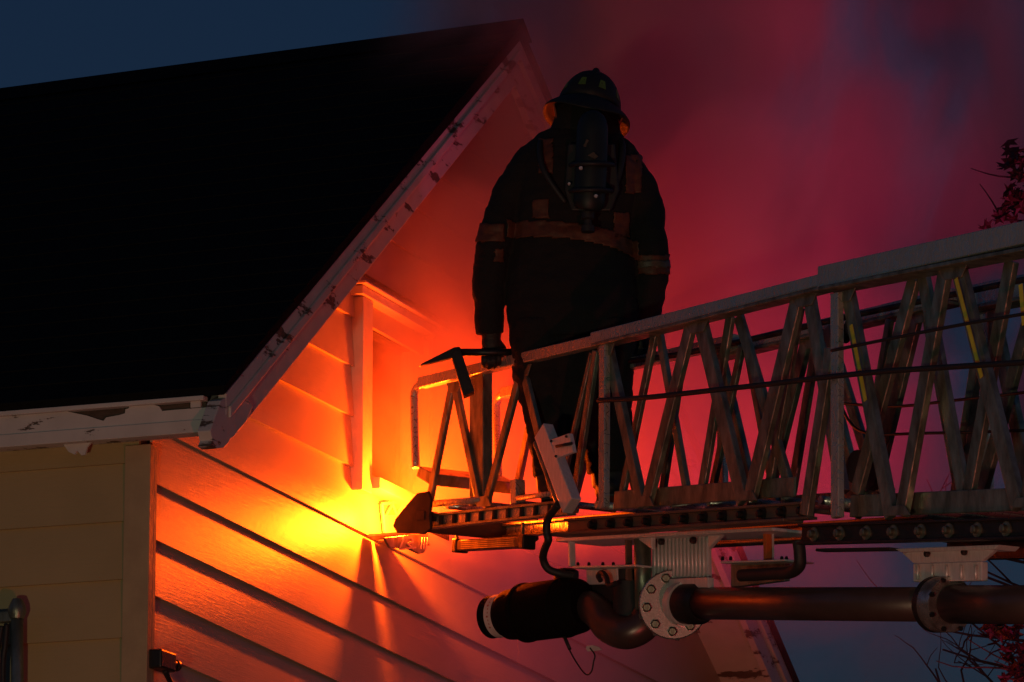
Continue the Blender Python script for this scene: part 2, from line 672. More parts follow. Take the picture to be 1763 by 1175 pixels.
# side wall siding
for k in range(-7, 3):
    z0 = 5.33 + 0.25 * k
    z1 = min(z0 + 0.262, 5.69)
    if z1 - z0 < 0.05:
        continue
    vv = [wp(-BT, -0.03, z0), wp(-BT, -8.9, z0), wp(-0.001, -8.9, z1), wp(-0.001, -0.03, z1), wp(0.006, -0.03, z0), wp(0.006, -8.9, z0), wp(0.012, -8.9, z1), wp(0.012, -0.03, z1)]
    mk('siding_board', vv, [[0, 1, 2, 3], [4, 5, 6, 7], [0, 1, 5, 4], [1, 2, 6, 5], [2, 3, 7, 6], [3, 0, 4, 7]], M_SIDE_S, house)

# corner boards: one on each face
box8('corner_board', wp(-0.030, -0.085, 0.3), N * 0.120, G * 0.045, UP * 5.352, M_CORNER, house, 0.004)
box8('corner_board', wp(0.0155, 0.0, 0.3), G * 0.032, N * 0.034, UP * 5.352, M_CORNER, house, 0.004)

# ------------------------------------------------ roof
RT = 0.07


def roof_pt(u, v, dz=0.0):
    return wp(u, v, rake_z(u) + dz - 0.026 * (OG - v) * (1 if True else 0) * min(1.0, max(0.0, (u + OE) / (PU + OE))))


VB = -9.0
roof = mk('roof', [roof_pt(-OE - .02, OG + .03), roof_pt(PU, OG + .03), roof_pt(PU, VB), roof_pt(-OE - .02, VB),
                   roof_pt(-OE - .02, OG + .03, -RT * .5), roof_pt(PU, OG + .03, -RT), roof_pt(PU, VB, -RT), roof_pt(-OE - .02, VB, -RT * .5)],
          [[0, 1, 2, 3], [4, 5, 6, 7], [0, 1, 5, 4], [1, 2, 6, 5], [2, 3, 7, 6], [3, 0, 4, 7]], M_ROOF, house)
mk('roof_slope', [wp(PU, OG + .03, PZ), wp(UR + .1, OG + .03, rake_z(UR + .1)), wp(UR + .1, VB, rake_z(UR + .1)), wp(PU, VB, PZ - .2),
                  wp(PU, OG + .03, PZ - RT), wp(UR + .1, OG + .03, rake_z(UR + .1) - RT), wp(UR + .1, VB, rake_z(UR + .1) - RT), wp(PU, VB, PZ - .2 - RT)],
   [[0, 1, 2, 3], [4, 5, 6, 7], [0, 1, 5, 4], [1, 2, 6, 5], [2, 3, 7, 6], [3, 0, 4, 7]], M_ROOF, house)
# shingle courses: thin overlapping strips (real steps) on the near slope
slope_dir = (roof_pt(PU, 0) - roof_pt(-OE, 0)).normalized()
NC = 24
for i in range(NC):
    a0 = -OE - .03 + (PU + OE) * i / NC
    a1 = -OE - .03 + (PU + OE) * (i + 1.05) / NC
    a1 = min(a1, PU)
    w = [roof_pt(a0, OG + .032 + random.uniform(-.006, .008), .010), roof_pt(a1, OG + .032, .004), roof_pt(a1, VB, .004), roof_pt(a0, VB, .010)]
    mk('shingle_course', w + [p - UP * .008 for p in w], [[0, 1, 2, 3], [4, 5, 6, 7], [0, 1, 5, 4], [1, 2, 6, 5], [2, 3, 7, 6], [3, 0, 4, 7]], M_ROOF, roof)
mk('ridge_cap', [roof_pt(PU - .13, OG + .04, .02), roof_pt(PU, OG + .04, .034), wp(PU + .13, OG + .04, rake_z(PU + .13) + .02),
                 roof_pt(PU - .13, VB, .02), roof_pt(PU, VB, .034), wp(PU + .13, VB, rake_z(PU + .13) - .2)],
   [[0, 1, 4, 3], [1, 2, 5, 4]], M_ROOF, roof)

# rake boards: a wide barge board with a narrower trim board on top
def rake(ua, ub, slope_fn, z_hi, z_lo, v0, v1, name, mat, parent=house):
    vs_ = []
    for v in (v0, v1):
        vs_ += [wp(ua, v, slope_fn(ua) - z_hi), wp(ub, v, slope_fn(ub) - z_hi), wp(ub, v, slope_fn(ub) - z_lo), wp(ua, v, slope_fn(ua) - z_lo)]
    return mk(name, vs_, [[0, 1, 2, 3], [4, 5, 6, 7], [0, 1, 5, 4], [1, 2, 6, 5], [2, 3, 7, 6], [3, 0, 4, 7]], mat, parent, 0.004)


lf = lambda u: PZ - SL * (PU - u)
rf = lambda u: PZ - SR * (u - PU)
rake(-OE + .03, PU - .001, lf, 0.055, 0.150, OG - .02, OG + .018, 'rake_trim', M_TRIM)
rake(.07, PU - .001, lf, 0.153, 0.315, OG - .045, OG - .006, 'rake_board', M_TRIM)
rake(-OE + .05, PU - .001, lf, 0.120, 0.170, OG + .0185, OG + .032, 'rake_moulding', M_TRIM)
rake(PU + .001, UR, rf, 0.03, 0.15, OG - .02, OG + .018, 'rake_trim', M_TRIM)
rake(PU + .001, UR, rf, 0.153, 0.30, OG - .045, OG - .006, 'rake_board', M_TRIM)
# sloping soffit boards under the rakes
for (ua, ub, fn) in ((-OE + .02, PU - .05, lf), (PU + .05, UR, rf)):
    vs_ = [wp(ua, .0, fn(ua) - .105), wp(ub, .0, fn(ub) - .105), wp(ub, OG - .05, fn(ub) - .105), wp(ua, OG - .05, fn(ua) - .105)]
    mk('rake_soffit', vs_ + [p + UP * .012 for p in vs_], [[0, 1, 2, 3], [4, 5, 6, 7], [0, 1, 5, 4], [1, 2, 6, 5], [2, 3, 7, 6], [3, 0, 4, 7]], M_TRIM, house)

# scalloped end of the rake board, hanging below the eave corner
pe = [(362, 742), (366, 758), (362, 768), (370, 773), (386, 771), (394, 763), (397, 756), (404, 752), (412, 741), (424, 727), (436, 700), (420, 676), (404, 676), (380, 690)]
prism('rake_end_scroll', [on_plane(x, y, wp(0, OG + .016, 0), N) for x, y in pe], -N * 0.06, M_TRIM, house, 0.004)

# eave fascia with a gutter-like crown strip and flaking holes
FZ = 5.812
def fbox(name, v0, v1, z0, z1, u0, u1, mat, bev=0.003):
    return box8(name, wp(u0, v0, z0), N * (v1 - v0), G * (u1 - u0), UP * (z1 - z0), mat, house, bev)


fbox('fascia_crown', -9, OG - .06, FZ - 0.020, FZ, -OE - .030, -OE + .02, M_FASC)
fascia_holes = [(0.03, 0.24), (0.30, 0.55)]
# backing fascia of bare wood, and painted skin boards with the flaked gaps left open
fbox('fascia_backing', -9, OG - .062, FZ - 0.100, FZ - 0.021, -OE + .004, -OE + .03, M_WOOD)


def fpt(px, py, du=0.0):
    return on_plane(px, py, wp(-OE - .012 + du, 0, 0), G)


def skin(pts):
    prism('fascia_paint_skin', [fpt(x, y) for x, y in pts], G * 0.014, M_FASC, house)


# painted skin pieces around the bare patches (outlines of the flaking)
skin([(-700, 803), (-700, 770), (0, 714), (60, 709.5), (105, 706.5), (112, 708), (150, 716), (168, 722), (178, 725), (183, 719), (205, 715), (215, 712), (216, 705), (222, 703), (224, 697), (260, 694.5), (264, 697), (274, 700), (279, 708), (300, 706), (340, 703), (362, 701), (366, 705), (377, 706), (378, 720.5), (0, 749)])
skin([(328, 689.5), (345, 688), (345.5, 701), (328, 702.5)])
fbox('fascia_board', -9, OG - .06, FZ - 0.156, FZ - 0.101, -OE - .022, -OE + .02, M_FASC)
# eave soffit
box8('eave_soffit', wp(-OE + .021, -9, FZ - .140), N * (9 + OG - .07), G * (OE - .028), UP * .012, M_TRIM, house)
# a broken soffit scrap hanging below the fascia
prism('loose_soffit_scrap', [fpt(x, y, 0.03) for x, y in [(108, 764), (158, 760), (150, 770), (146, 783), (140, 784), (133, 776), (128, 783), (118, 778)]], G * .012, M_FASC, house)

# ------------------------------------------------ window in the gable
window = mk('window', [wp(u, v, z) for v in (-.12, -.10) for (u, z) in ((wo0, wz0), (wo1, wz0), (wo1, wz1), (wo0, wz1))],
            [[0, 1, 2, 3], [4, 5, 6, 7], [0, 1, 5, 4], [1, 2, 6, 5], [2, 3, 7, 6], [3, 0, 4, 7]], M_GLASS, house)
def wbox(name, u0, u1, v0, v1, z0, z1, mat, parent, bev=0.004):
    return box8(name, wp(u0, v0, z0), G * (u1 - u0), N * (v1 - v0), UP * (z1 - z0), mat, parent, bev)


wbox('casing', WU0, WU0 + .125, .0, .062, WZ0 - .06, WZ1, M_WINDOW, window)
wbox('casing', WU1 - .125, WU1, .0, .062, WZ0 - .06, WZ1, M_WINDOW, window)
wbox('head_casing', WU0 - .04, WU1 + .04, .0, .075, WZ1 + .003, WZ1 + .045, M_WINDOW, window)
wbox('drip_cap', WU0 - .06, WU1 + .06, .0, .10, WZ1 + .048, WZ1 + .060, M_WINDOW, window)
wbox('sill', WU0 + .128, WU1 - .128, -.09, .10, WZ0 - .035, WZ0 + .02, M_WINDOW, window)
wbox('jamb', WU0 + .1255, WU0 + .150, -.13, .05, WZ0 + .025, WZ1 - .03, M_WINDOW, window)
wbox('jamb', WU1 - .150, WU1 - .1255, -.13, .05, WZ0 + .025, WZ1 - .03, M_WINDOW, window)
for (a, b, zz0, zz1, vv) in ((WU0 + .153, WU0 + .205, WZ0 + .03, WZ1 - .06, -.07), (WU1 - .205, WU1 - .153, WZ0 + .03, WZ1 - .06, -.07),
                         (WU0 + .23, WU0 + .262, WZ0 + .03, WZ1 - .06, -.085)):
    wbox('sash_stile', a, b, vv, vv + .04, zz0, zz1, M_WINDOW, window)
wbox('sash_rail', WU0 + .2055, WU1 - .2055, -.066, -.034, WZ0 + .03, WZ0 + .08, M_WINDOW, window)

# small electrical things fixed to the walls
fx = empty('wall_spigot_box', wp(*[0.03, 0.0, 0]) , 'small dark fixture box with a hanging cable beside the cream corner board', 'wall fixture')
u1, z1 = uz(255, 1120, .03)
u2, z2 = uz(288, 1136, .03)
WLOC[fx] = wp(u1, .02, z1 - .05); fx.location = WLOC[fx]
box8('box_body', wp(u1, .022, z1 - .075), G * (u2 - u1) * .8, N * .07, UP * .08, M_STEEL, fx, .008)
lathe('nozzle', wp(u1 + (u2 - u1) * .8, .06, z1 - .035), G, [(0, .02), (.05, .02), (.055, .025), (.07, .025)], M_STEEL, fx, 12)
tube('cable', [wp(u1 + .1, .06, z1 - .07), wp(u1 + .25, .05, z1 - .14), wp(u1 + .45, .06, z1 - .20), wp(u1 + .62, .07, z1 - .24), wp(u1 + .8, .06, z1 - .31)], .012, M_BLACK, fx, 8)

pipe_pt = lambda x, y: on_plane(x, y, wp(-.12, 0, 0), G)
vp = empty('service_mast', pipe_pt(26, 1175), 'grey metal service mast with weather cap in front of the side wall', 'service mast')
tube('mast_pipe', [pipe_pt(31, 1400), pipe_pt(29, 1062)], .027, M_ALU2, vp, 14, False)
lathe('weather_cap', pipe_pt(29, 1066), UP, [(0, .030), (.03, .040), (.055, .036), (.085, .022), (.09, .004)], M_ALU2, vp, 16)
beam('cross_arm', pipe_pt(-40, 1067), pipe_pt(26, 1062), .045, .04, G, M_ALU2, vp)
tube('service_cable', [pipe_pt(12, 1075), pipe_pt(9, 1110), pipe_pt(5, 1150), pipe_pt(6, 1260)], .012, M_BLACK, vp, 8)
tube('service_cable', [pipe_pt(3, 1078), pipe_pt(-2, 1110), pipe_pt(-6, 1160), pipe_pt(-8, 1260)], .010, M_BLACK, vp, 8)

# ================================================================== AERIAL LADDER
D = Vector((-0.5, math.sqrt(3) / 2, 0))     # towards the tip, seen from above
Q = Vector((-math.sqrt(3) / 2, -0.5, 0))    # out of the near side truss
T0 = on_plane(735, 893, C0 + N * 0.50, N)


def lp(px, py, off=0.0):
    """point on the near truss plane (off > 0: further towards the viewer's side)"""
    return on_plane(px, py, T0 + Q * off, Q)


def pxm(P, n):
    """n photograph pixels in metres at the distance of P"""
    return n * (P - CAM).dot(Vector((0, math.cos(PITCH), math.sin(PITCH)))) / F


ladder = empty('aerial_ladder', lp(1763, 935), 'aluminium aerial ladder of nested truss sections reaching to the window', 'aerial ladder')
W1, W2, W3 = 0.44, 0.58, 0.70    # widths of the three sections
OFF1, OFF2, OFF3 = 0.0, 0.07, 0.13


def lbeam(name, a, b, wpx, dep, mat, off=0.0, parent=None, bev=0.004):
    p0, p1 = lp(*a, off), lp(*b, off)
    w = pxm((p0 + p1) / 2, wpx)
    t = (p1 - p0).normalized()
    nn = t.cross(Q).normalized()
    # pixel widths are measured across the bar as seen; undo the foreshortening of the truss plane
    fs = 1.0 / max(0.5, math.sqrt((nn.z * .976) ** 2 + (nn.dot(D) * 0.55) ** 2))
    return beam(name, p0, p1, (max(.012, w - .8 * dep * abs(nn.dot(D))) if dep < .05 else w) * fs * 0.97, dep, Q, mat, parent or ladder, bev)


def far_copy(o, wd, dv=0.0):
    c = o.copy()
    col.objects.link(c)
    place(c, WLOC[o] - Q * wd + UP * dv, o.parent if o.parent is not None else None)
    return c


def both(o, wd):
    far_copy(o, wd)
    return o


# ---- section 1, the fly section
both(lbeam('handrail', (726, 660), (1120, 566), 19, .05, M_ALU, OFF1), W1)
tip_post = tube('tip_post', [lp(716, 806), lp(713, 700), lp(714, 676), lp(722, 663), lp(738, 659)], pxm(lp(716, 800), 7), M_ALU, ladder, 12)
far_copy(tip_post, W1)
for a, b, w in [((739, 868), (779, 664), 17), ((784, 664), (826, 866), 17), ((838, 866), (898, 636), 18), ((901, 636), (955, 856), 18),
                ((986, 878), (1027, 604), 17), ((964, 852), (1020, 608), 13), ((1072, 850), (1128, 576), 17), ((1136, 576), (1184, 850), 17),
                ((1208, 850), (1258, 545), 20), ((1272, 545), (1362, 846), 22), ((1322, 850), (1378, 530), 18)]:
    both(lbeam('diagonal', a, b, w, .022, M_ALU2, OFF1), W1)
both(lbeam('post', (828, 642), (828, 868), 27, .05, M_ALU2, OFF1 - .03), W1 - .06)
# base rail of section 1: channel with flanges, web and rung ends
def channel(a, b, hpx, off, mat_fl, mat_web, n_slots, slot_px, slot_mat, parent, slot_name, wd, bolts=False, first=0):
    """a, b: centre line ends"""
    p0, p1 = lp(*a, off), lp(*b, off)
    t = (p1 - p0).normalized()
    nrm = Q.cross(t).normalized()
    if nrm.z < 0:
        nrm = -nrm
    h = pxm((p0 + p1) / 2, hpx)
    web = beam('web', p0 - Q * .004, p1 - Q * .004, h * 0.98, .008, Q, mat_web, parent, 0)
    fl1 = beam('flange', p0 + nrm * h / 2, p1 + nrm * h / 2, pxm(p0, 4.5), .045, Q, mat_fl, parent, .002)
    fl2 = beam('flange', p0 - nrm * h / 2, p1 - nrm * h / 2, pxm(p0, 4.5), .045, Q, mat_fl, parent, .002)
    far_copy(web, wd); far_copy(fl1, wd); far_copy(fl2, wd)
    proto = None
    for i in range(first, n_slots):
        P = p0 + (p1 - p0) * ((i + 0.5) / n_slots)
        if proto is None:
            if bolts:
                proto = lathe(slot_name, P - Q * .001, Q, [(0, .030), (.006, .030), (.008, .016), (.026, .016), (.030, .010)], slot_mat, parent, 12)
            else:
                proto = beam(slot_name, P - nrm * (h * .48) + Q * .004, P + nrm * (h * .48) + Q * .004, pxm(P, slot_px) * 1.7, .018, Q, slot_mat, parent, .006)
            base = P
        else:
            c = proto.copy()
            col.objects.link(c)
            place(c, WLOC[proto] + (P - base), parent)
    return p0, p1, nrm


channel((728, 900), (985, 874), 21, OFF1, M_ALU2, M_ALU, 11, 6, M_TIP_BLACK, ladder, 'rung_end', W1)
both(tube('rail_tube', [lp(742, 868), lp(830, 861)], pxm(lp(780, 860), 6), M_ALU, ladder, 12, False), W1)
both(tube('rail_tube', [lp(892, 858), lp(975, 847)], pxm(lp(930, 860), 5), M_ALU, ladder, 12, False), W1)
# tip cross plate and tip bracket
pa = lp(720, 806, -.02)
prism('tip_light_block', [lp(724, 884), lp(729, 884), lp(729, 916), lp(724, 916)], -Q * (W1 + .03), M_TIP_BLACK, ladder, .002)  # added blocker: keeps fire light from entering between the rails
prism('tip_cross_plate', [lp(722, 803), lp(746, 816), lp(741, 836), lp(716, 820)], -Q * W1, M_ALU2, ladder, .004)
both(prism('tip_hook_plate', [lp(x, y, .06) for x, y in [(676, 906), (680, 894), (692, 879), (706, 862), (718, 849), (736, 846), (742, 860), (739, 888), (741, 910), (728, 920), (683, 918)]], -Q * .014, M_TIP_BLACK, ladder, .004), W1 + .12)
lbeam('tip_hook_arm', (728, 890), (742, 889), 16, .07, M_TIP_BLACK, .03)

# ---- section 2
both(lbeam('handrail', (1026, 584), (1440, 479), 21, .06, M_ALU, OFF2), W2)
both(lbeam('handrail_lip', (1030, 596), (1440, 494), 7, .075, M_ALU2, OFF2 + .004), W2)
both(lbeam('post', (1041, 594), (1040, 876), 21, .03, M_ALU, OFF2 + .015), W2 + .02)
for a, b, w in [((1046, 594), (1107, 872), 23), ((1113, 872), (1190, 560), 26), ((1207, 556), (1281, 864), 29), ((1291, 862), (1374, 515), 30),
                ((1394, 512), (1452, 850), 26), ((1475, 850), (1575, 480), 28), ((1590, 476), (1660, 850), 26), ((1668, 850), (1742, 450), 28)]:
    both(lbeam('diagonal', a, b, w, .028, M_ALU2, OFF2 - .01), W2)
both(lbeam('side_plate', (1058, 862), (1370, 838), 34, .01, M_ALU2, OFF2 - .045), W2 - .1)
channel((977, 908), (1400, 879), 25, OFF2, M_RAIL, M_RAIL, 13, 6, M_STEEL, ladder, 'rail_bolt', W2, True, 1)
both(lbeam('rail_lip', (960, 922), (1366, 897), 6, .10, M_RAIL, OFF2 - .01), W2)

# ---- section 3
both(lbeam('handrail', (1423, 480), (1800, 398), 40, .09, M_ALU, OFF3), W3)
both(lbeam('handrail_lip', (1428, 500), (1800, 428), 8, .11, M_ALU2, OFF3 + .004), W3)
both(lbeam('post', (1441, 505), (1442, 892), 24, .03, M_ALU, OFF3 + .02), W3 + .02)
for a, b, w in [((1461, 506), (1536, 890), 28), ((1553, 888), (1628, 468), 29), ((1652, 466), (1755, 874), 31), ((1770, 874), (1830, 430), 32), ((1388, 888), (1432, 600), 26)]:
    both(lbeam('diagonal', a, b, w, .032, M_ALU2, OFF3 - .01), W3)
both(lbeam('side_plate', (1465, 872), (1800, 858), 40, .01, M_ALU2, OFF3 - .05), W3 - .1)
channel((1380, 921), (1810, 909), 32, OFF3, M_STEEL, M_STEEL, 9, 6, M_ALU2, ladder, 'rail_bolt', W3, True, 0)
# yellow reflective stripes on two braces
lbeam('reflective_stripe', (1646, 480), (1690, 650), 5, .004, M_YEL, OFF3 + .025, bev=0)
lbeam('reflective_stripe', (1465, 560), (1490, 690), 4, .004, M_YEL, OFF3 + .025, bev=0)
lbeam('reflective_stripe', (1757, 490), (1763, 560), 5, .004, M_YEL, OFF3 + .025, bev=0)

# ---- weld gussets where the braces meet the rails
for (x, y, w, off, wd) in [(781, 668, 26, OFF1 + .013, W1), (900, 641, 28, OFF1 + .013, W1), (1042, 606, 30, OFF2 + .012, W2), (1199, 566, 40, OFF2 + .012, W2), (1384, 521, 44, OFF2 + .012, W2),
                           (1450, 514, 44, OFF3 + .014, W3), (1640, 474, 50, OFF3 + .014, W3)]:
    both(prism('gusset', [lp(x - w / 2, y - 8, off), lp(x + w / 2, y - 8 - w * .23, off), lp(x + w * .28, y + 9 - w * .1, off), lp(x - w * .28, y + 9, off)], -Q * .006, M_ALU2, ladder, .002), wd)
for (x, y, w, off, wd) in [(832, 868, 26, OFF1 + .013, W1), (1110, 868, 30, OFF2 + .012, W2), (1286, 858, 34, OFF2 + .012, W2), (1545, 884, 44, OFF3 + .014, W3), (1762, 870, 44, OFF3 + .014, W3)]:
    both(prism('gusset', [lp(x - w / 2, y + 5, off), lp(x + w / 2, y + 5 - w * .05, off), lp(x + w * .26, y - 14, off), lp(x - w * .26, y - 13, off)], -Q * .006, M_ALU2, ladder, .002), wd)

# ---- rungs between the two base rails
proto = None
for i in range(17):
    x = 745 + i * 64
    y = 868 + (0 if x < 960 else 4) + (12 if x > 1400 else 0) - (x - 745) * 0.022
    off, wd, r = (OFF1, W1, .016) if x < 975 else ((OFF2, W2, .018) if x < 1390 else (OFF3, W3, .02))
    P = lp(x, y, off)
    tube('rung', [P - Q * .075, P - Q * (wd - .075)], r, M_ALU, ladder, 10, False)
# orange-lit folding step on the far rail and a lever bracket at the near rail
fw = far = -W1
prism('folding_step', [lp(x, y, OFF1) - Q * .02 for x, y in [(871, 826), (881, 824), (882, 866), (872, 868)]], -Q * .05, M_ALU, ladder, .003)
# clamp bracket with a perforated plate fixed to the diagonal near the joint of the sections
lbeam('joint_bracket', (936, 742), (985, 872), 27, .05, M_ALUB, OFF2 + .05)
lbeam('joint_bracket_arm', (923, 762), (962, 868), 12, .03, M_ALU2, OFF2 + .03)
prism('hinge_plate', [lp(x, y, OFF2 + .09) for x, y in [(948, 757), (980, 746), (987, 779), (958, 789)]], -Q * .02, M_ALUB, ladder, .003)
tube('hinge_pin', [lp(958, 769, OFF2 + .10), lp(984, 764, OFF2 + .10)], .007, M_BLACK, ladder, 8, False)
for x, y in ((950, 760), (958, 786), (976, 752)):
    bolt('hinge_bolt', lp(x, y, OFF2 + .09), Q, .006, .008, M_BLACK, ladder)
# pulley block on the far handrail
for (x, y, rr) in ((1345, 560, 17), (1362, 548, 14)):
    P = lp(x, y, OFF2) - Q * .30
    lathe('pulley', P, Q, [(-.02, pxm(P, rr)), (-.008, pxm(P, rr)), (0, pxm(P, rr - 4)), (.008, pxm(P, rr)), (.02, pxm(P, rr))], M_BLACK, ladder, 16)
for (x, y) in ((1352, 790), (1372, 800)):
    P = lp(x, y, OFF2) - Q * .36
    lathe('pulley', P, Q, [(-.02, .07), (-.008, .07), (0, .055), (.008, .07), (.02, .07)], M_BLACK, ladder, 18)

# ---- cables and hoses running along the ladder
def cable(name, pts, rpx, off, label, cat='cable'):
    P = [lp(x, y, off) for x, y in pts]
    o = tube(name, P, pxm(P[0], rpx), M_BLACK, None, 8)
    return tag(o, label, cat)


cable('control_hose', [(1030, 690), (1120, 684), (1230, 672), (1330, 661), (1420, 650), (1520, 640), (1640, 632), (1800, 622)], 4.6, OFF3 + .07,
      'thick black hose stretched along the outside of the ladder braces', 'hose')
cable('thin_cable', [(1432, 604), (1510, 588), (1600, 570), (1690, 553), (1800, 535)], 3.0, OFF3 + .07, 'thin black cable above the thick hose on the ladder', 'cable')
cable('haul_cable', [(1085, 622), (1160, 612), (1240, 596), (1340, 574), (1450, 548), (1600, 516), (1800, 474)], 5.0, -.30,
      'black haul cable running behind the upper ladder truss to the pulley', 'cable')
cable('sagging_cable', [(1440, 694), (1540, 700), (1640, 690), (1800, 672)], 2.6, -.34, 'upper of two slack cables seen through the near braces', 'cable')
cable('slack_cable', [(1440, 676), (1480, 742), (1600, 746), (1800, 740)], 2.6, -.34, 'lower slack cable seen through the near braces', 'cable')

# ================================================================== TIP LAMP (at the fire)
tl = empty('tip_floodlight', FIRE, 'glowing floodlight box on the ladder tip against the wall', 'floodlight')
v_ = 0.034


def wl_(x, y, v):
    u, z = uz(x, y, v)
    return wp(u, v, z)


# guard plate with triangular cut-outs, built from bars
gp = [(658, 868), (706, 862), (692, 916), (662, 918)]
for i in range(4):
    a, b = gp[i], gp[(i + 1) % 4]
    beam('guard_bar', wl_(*a, v_), wl_(*b, v_), .014, .012, N, M_ALUB, tl, .002)
for a, b in [((664, 889), (676, 868)), ((676, 868), (684, 888)), ((684, 888), (694, 866)), ((694, 866), (700, 888)), ((660, 889), (699, 888))]:
    beam('guard_bar', wl_(*a, v_), wl_(*b, v_), .009, .010, N, M_ALUB, tl, .002)
prism('guard_plate', [wl_(x, y, v_ - .008) for x, y in [(660, 890), (698, 889), (692, 914), (663, 916)]], N * .006, M_ALUB, tl, .001)
for (ga, gb) in ((-.07, .03), (.06, .26)):
    box8('lower_shade', FIRE - N * .165 + G * ga - UP * .095, G * (gb - ga), N * .19, -UP * .014, M_ALU2, tl, .004)
box8('added_light_stop', FIRE + N * .12 - G * .06 - UP * .094, G * .30, N * .010, UP * .058, M_TIP_BLACK, tl, .002)  # added plate, stops lamp light reaching the bar below the rail
prism('lower_plate', [wl_(x, y, .23) for x, y in [(662, 926), (738, 918), (736, 940), (731, 952), (722, 954), (700, 944), (672, 944)]], -N * .012, M_ALU2, tl, .003)
# the pale letter-shaped cut-out on the lower plate
for a, b in [((688, 946), (696, 926)), ((696, 926), (708, 926)), ((708, 926), (712, 932)), ((712, 932), (702, 937)), ((702, 937), (712, 945)), ((688, 946), (716, 943))]:
    beam('letter_stroke', wl_(*a, .236), wl_(*b, .236), .008, .004, N, M_WHITE, tl, 0)
for x in (727, 731.5, 736):
    beam('letter_stroke', wl_(x, 926, .236), wl_(x - 2, 946, .236), .006, .004, N, M_WHITE, tl, 0)
lathe('lamp_housing', FIRE - UP * .088, UP, [(0, .018), (.01, .030), (.035, .034), (.045, .036)], M_TIP_BLACK, tl, 20)
lathe('lens', FIRE - UP * .043, UP, [(0, .033), (.004, .033), (.010, .018)], M_LENS, tl, 20)

# dim winch / light bar under the fly section
lb = empty('light_bar', lp(850, 945, -.22), 'dim grooved light bar hanging beneath the fly section', 'light bar')
P0 = lp(795, 940, -.22)
tdir = (lp(905, 934, -.22) - P0)
beam('bar_body', P0, P0 + tdir, .05, .06, Q, M_STEEL, lb, .006)
for i in range(5):
    beam('groove', P0 + UP * (-.018 + .009 * i) + Q * .031 + tdir * .08, P0 + UP * (-.018 + .009 * i) + Q * .031 + tdir * .92, .003, .004, Q, M_ALU2, lb, 0)
beam('end_cap', P0 - tdir * .06, P0 + tdir * .01, .065, .07, Q, M_STEEL, lb, .006)
beam('end_cap', P0 + tdir * .99, P0 + tdir * 1.06, .065, .07, Q, M_STEEL, lb, .006)
beam('hanger', lp(786, 914, -.22), lp(787, 940, -.22), .014, .014, Q, M_ALU2, lb, .002)
beam('hanger', lp(900, 900, -.22), lp(900, 930, -.22), .014, .014, Q, M_ALU2, lb, .002)

# ================================================================== WATERWAY AND MONITOR
MO = -0.12      # offset of the waterway plane from the near truss (under the ladder)


def mp_(x, y, o=0.0):
    return lp(x, y, MO + o)


pipe = empty('waterway_pipe', mp_(1400, 1040), 'long dark glossy water pipe slung beneath the ladder', 'water pipe')
pA, pB, pC = mp_(1186, 1039), mp_(1600, 1041), mp_(1830, 1042)
ax = (pA - pC).normalized()     # towards the nozzle
r1 = pxm(mp_(1400, 1040), 29)
tube('pipe', [pA, pB], r1, M_PIPE, pipe, 32, False)
tube('outer_pipe', [mp_(1640, 1041), pC], r1 * 1.10, M_PIPE, pipe, 32, False)
# coupling ring on the pipe
cR = mp_(1614, 1041)
lathe('coupling', cR - ax * .09, ax, [(0, r1 * 1.12), (.0, r1 * 1.38), (.07, r1 * 1.38), (.075, r1 * 1.62), (.105, r1 * 1.62), (.108, r1 * 1.30), (.15, r1 * 1.2)], M_STEEL, pipe, 36)
lathe('coupling_ring', cR + ax * .012, -ax, [(-.006, r1 * 1.2), (-.006, r1 * 1.58), (.0, r1 * 1.60), (.10, r1 * 1.60), (.104, r1 * 1.56), (.104, r1 * 1.42)], M_FLANGE, pipe, 36)
for i in range(8):
    th = i * math.pi / 4 + .3
    a = ax.cross(UP).normalized()
    b = ax.cross(a)
    bolt('coupling_bolt', cR + (a * math.cos(th) + b * math.sin(th)) * r1 * 1.49 - ax * .092, -ax, .010, .016, M_STEEL, pipe)

mon = empty('water_monitor', mp_(1150, 1040), 'black water cannon nozzle on a curved elbow under the ladder', 'water cannon')
# flange disc facing along the pipe
flc = mp_(1160, 1041)
fr_ = pxm(flc, 60)
fax = (-ax + Q * .55 + Vector((0, -.35, -.05))).normalized()     # the flange is turned towards the viewer
lathe('flange', flc - fax * .02, fax, [(-.03, fr_ * .8), (-.03, fr_), (.012, fr_), (.016, fr_ * .97), (.016, fr_ * .5)], M_FLANGE, mon, 48)
lathe('flange_back', flc - fax * .085, fax, [(0, fr_ * .7), (0, fr_ * .98), (.03, fr_ * .98)], M_STEEL, mon, 40)
lathe('collar_ring', mp_(1172, 1040) - ax * .02, -ax, [(-.02, r1 * 1.0), (-.02, r1 * 1.36), (.02, r1 * 1.36), (.02, r1 * 1.2)], M_ALUB, mon, 40)
lathe('collar', mp_(1174, 1040) - ax * .04, -ax, [(0, r1 * 1.28), (.10, r1 * 1.28), (.13, r1 * 1.05)], M_STEEL, mon, 40)
a = fax.cross(UP).normalized()
b = fax.cross(a)
for i in range(9):
    th = i * 2 * math.pi / 9 + .12
    bolt('flange_bolt', flc + (a * math.cos(th) + b * math.sin(th)) * fr_ * .78 + fax * .0, fax, .021, .018, M_ALU2, mon)
    lathe('flange_nut', flc + (a * math.cos(th + .2) + b * math.sin(th + .2)) * fr_ * .93 - fax * .10, -fax, [(-.01, .016), (.02, .016), (.022, .009), (.035, .009)], M_STEEL, mon, 6)
# column from the ladder down to the flange
tube('column', [mp_(1106, 920, .03), mp_(1108, 1050, .03)], pxm(flc, 15), M_ALU2, mon, 24, False)
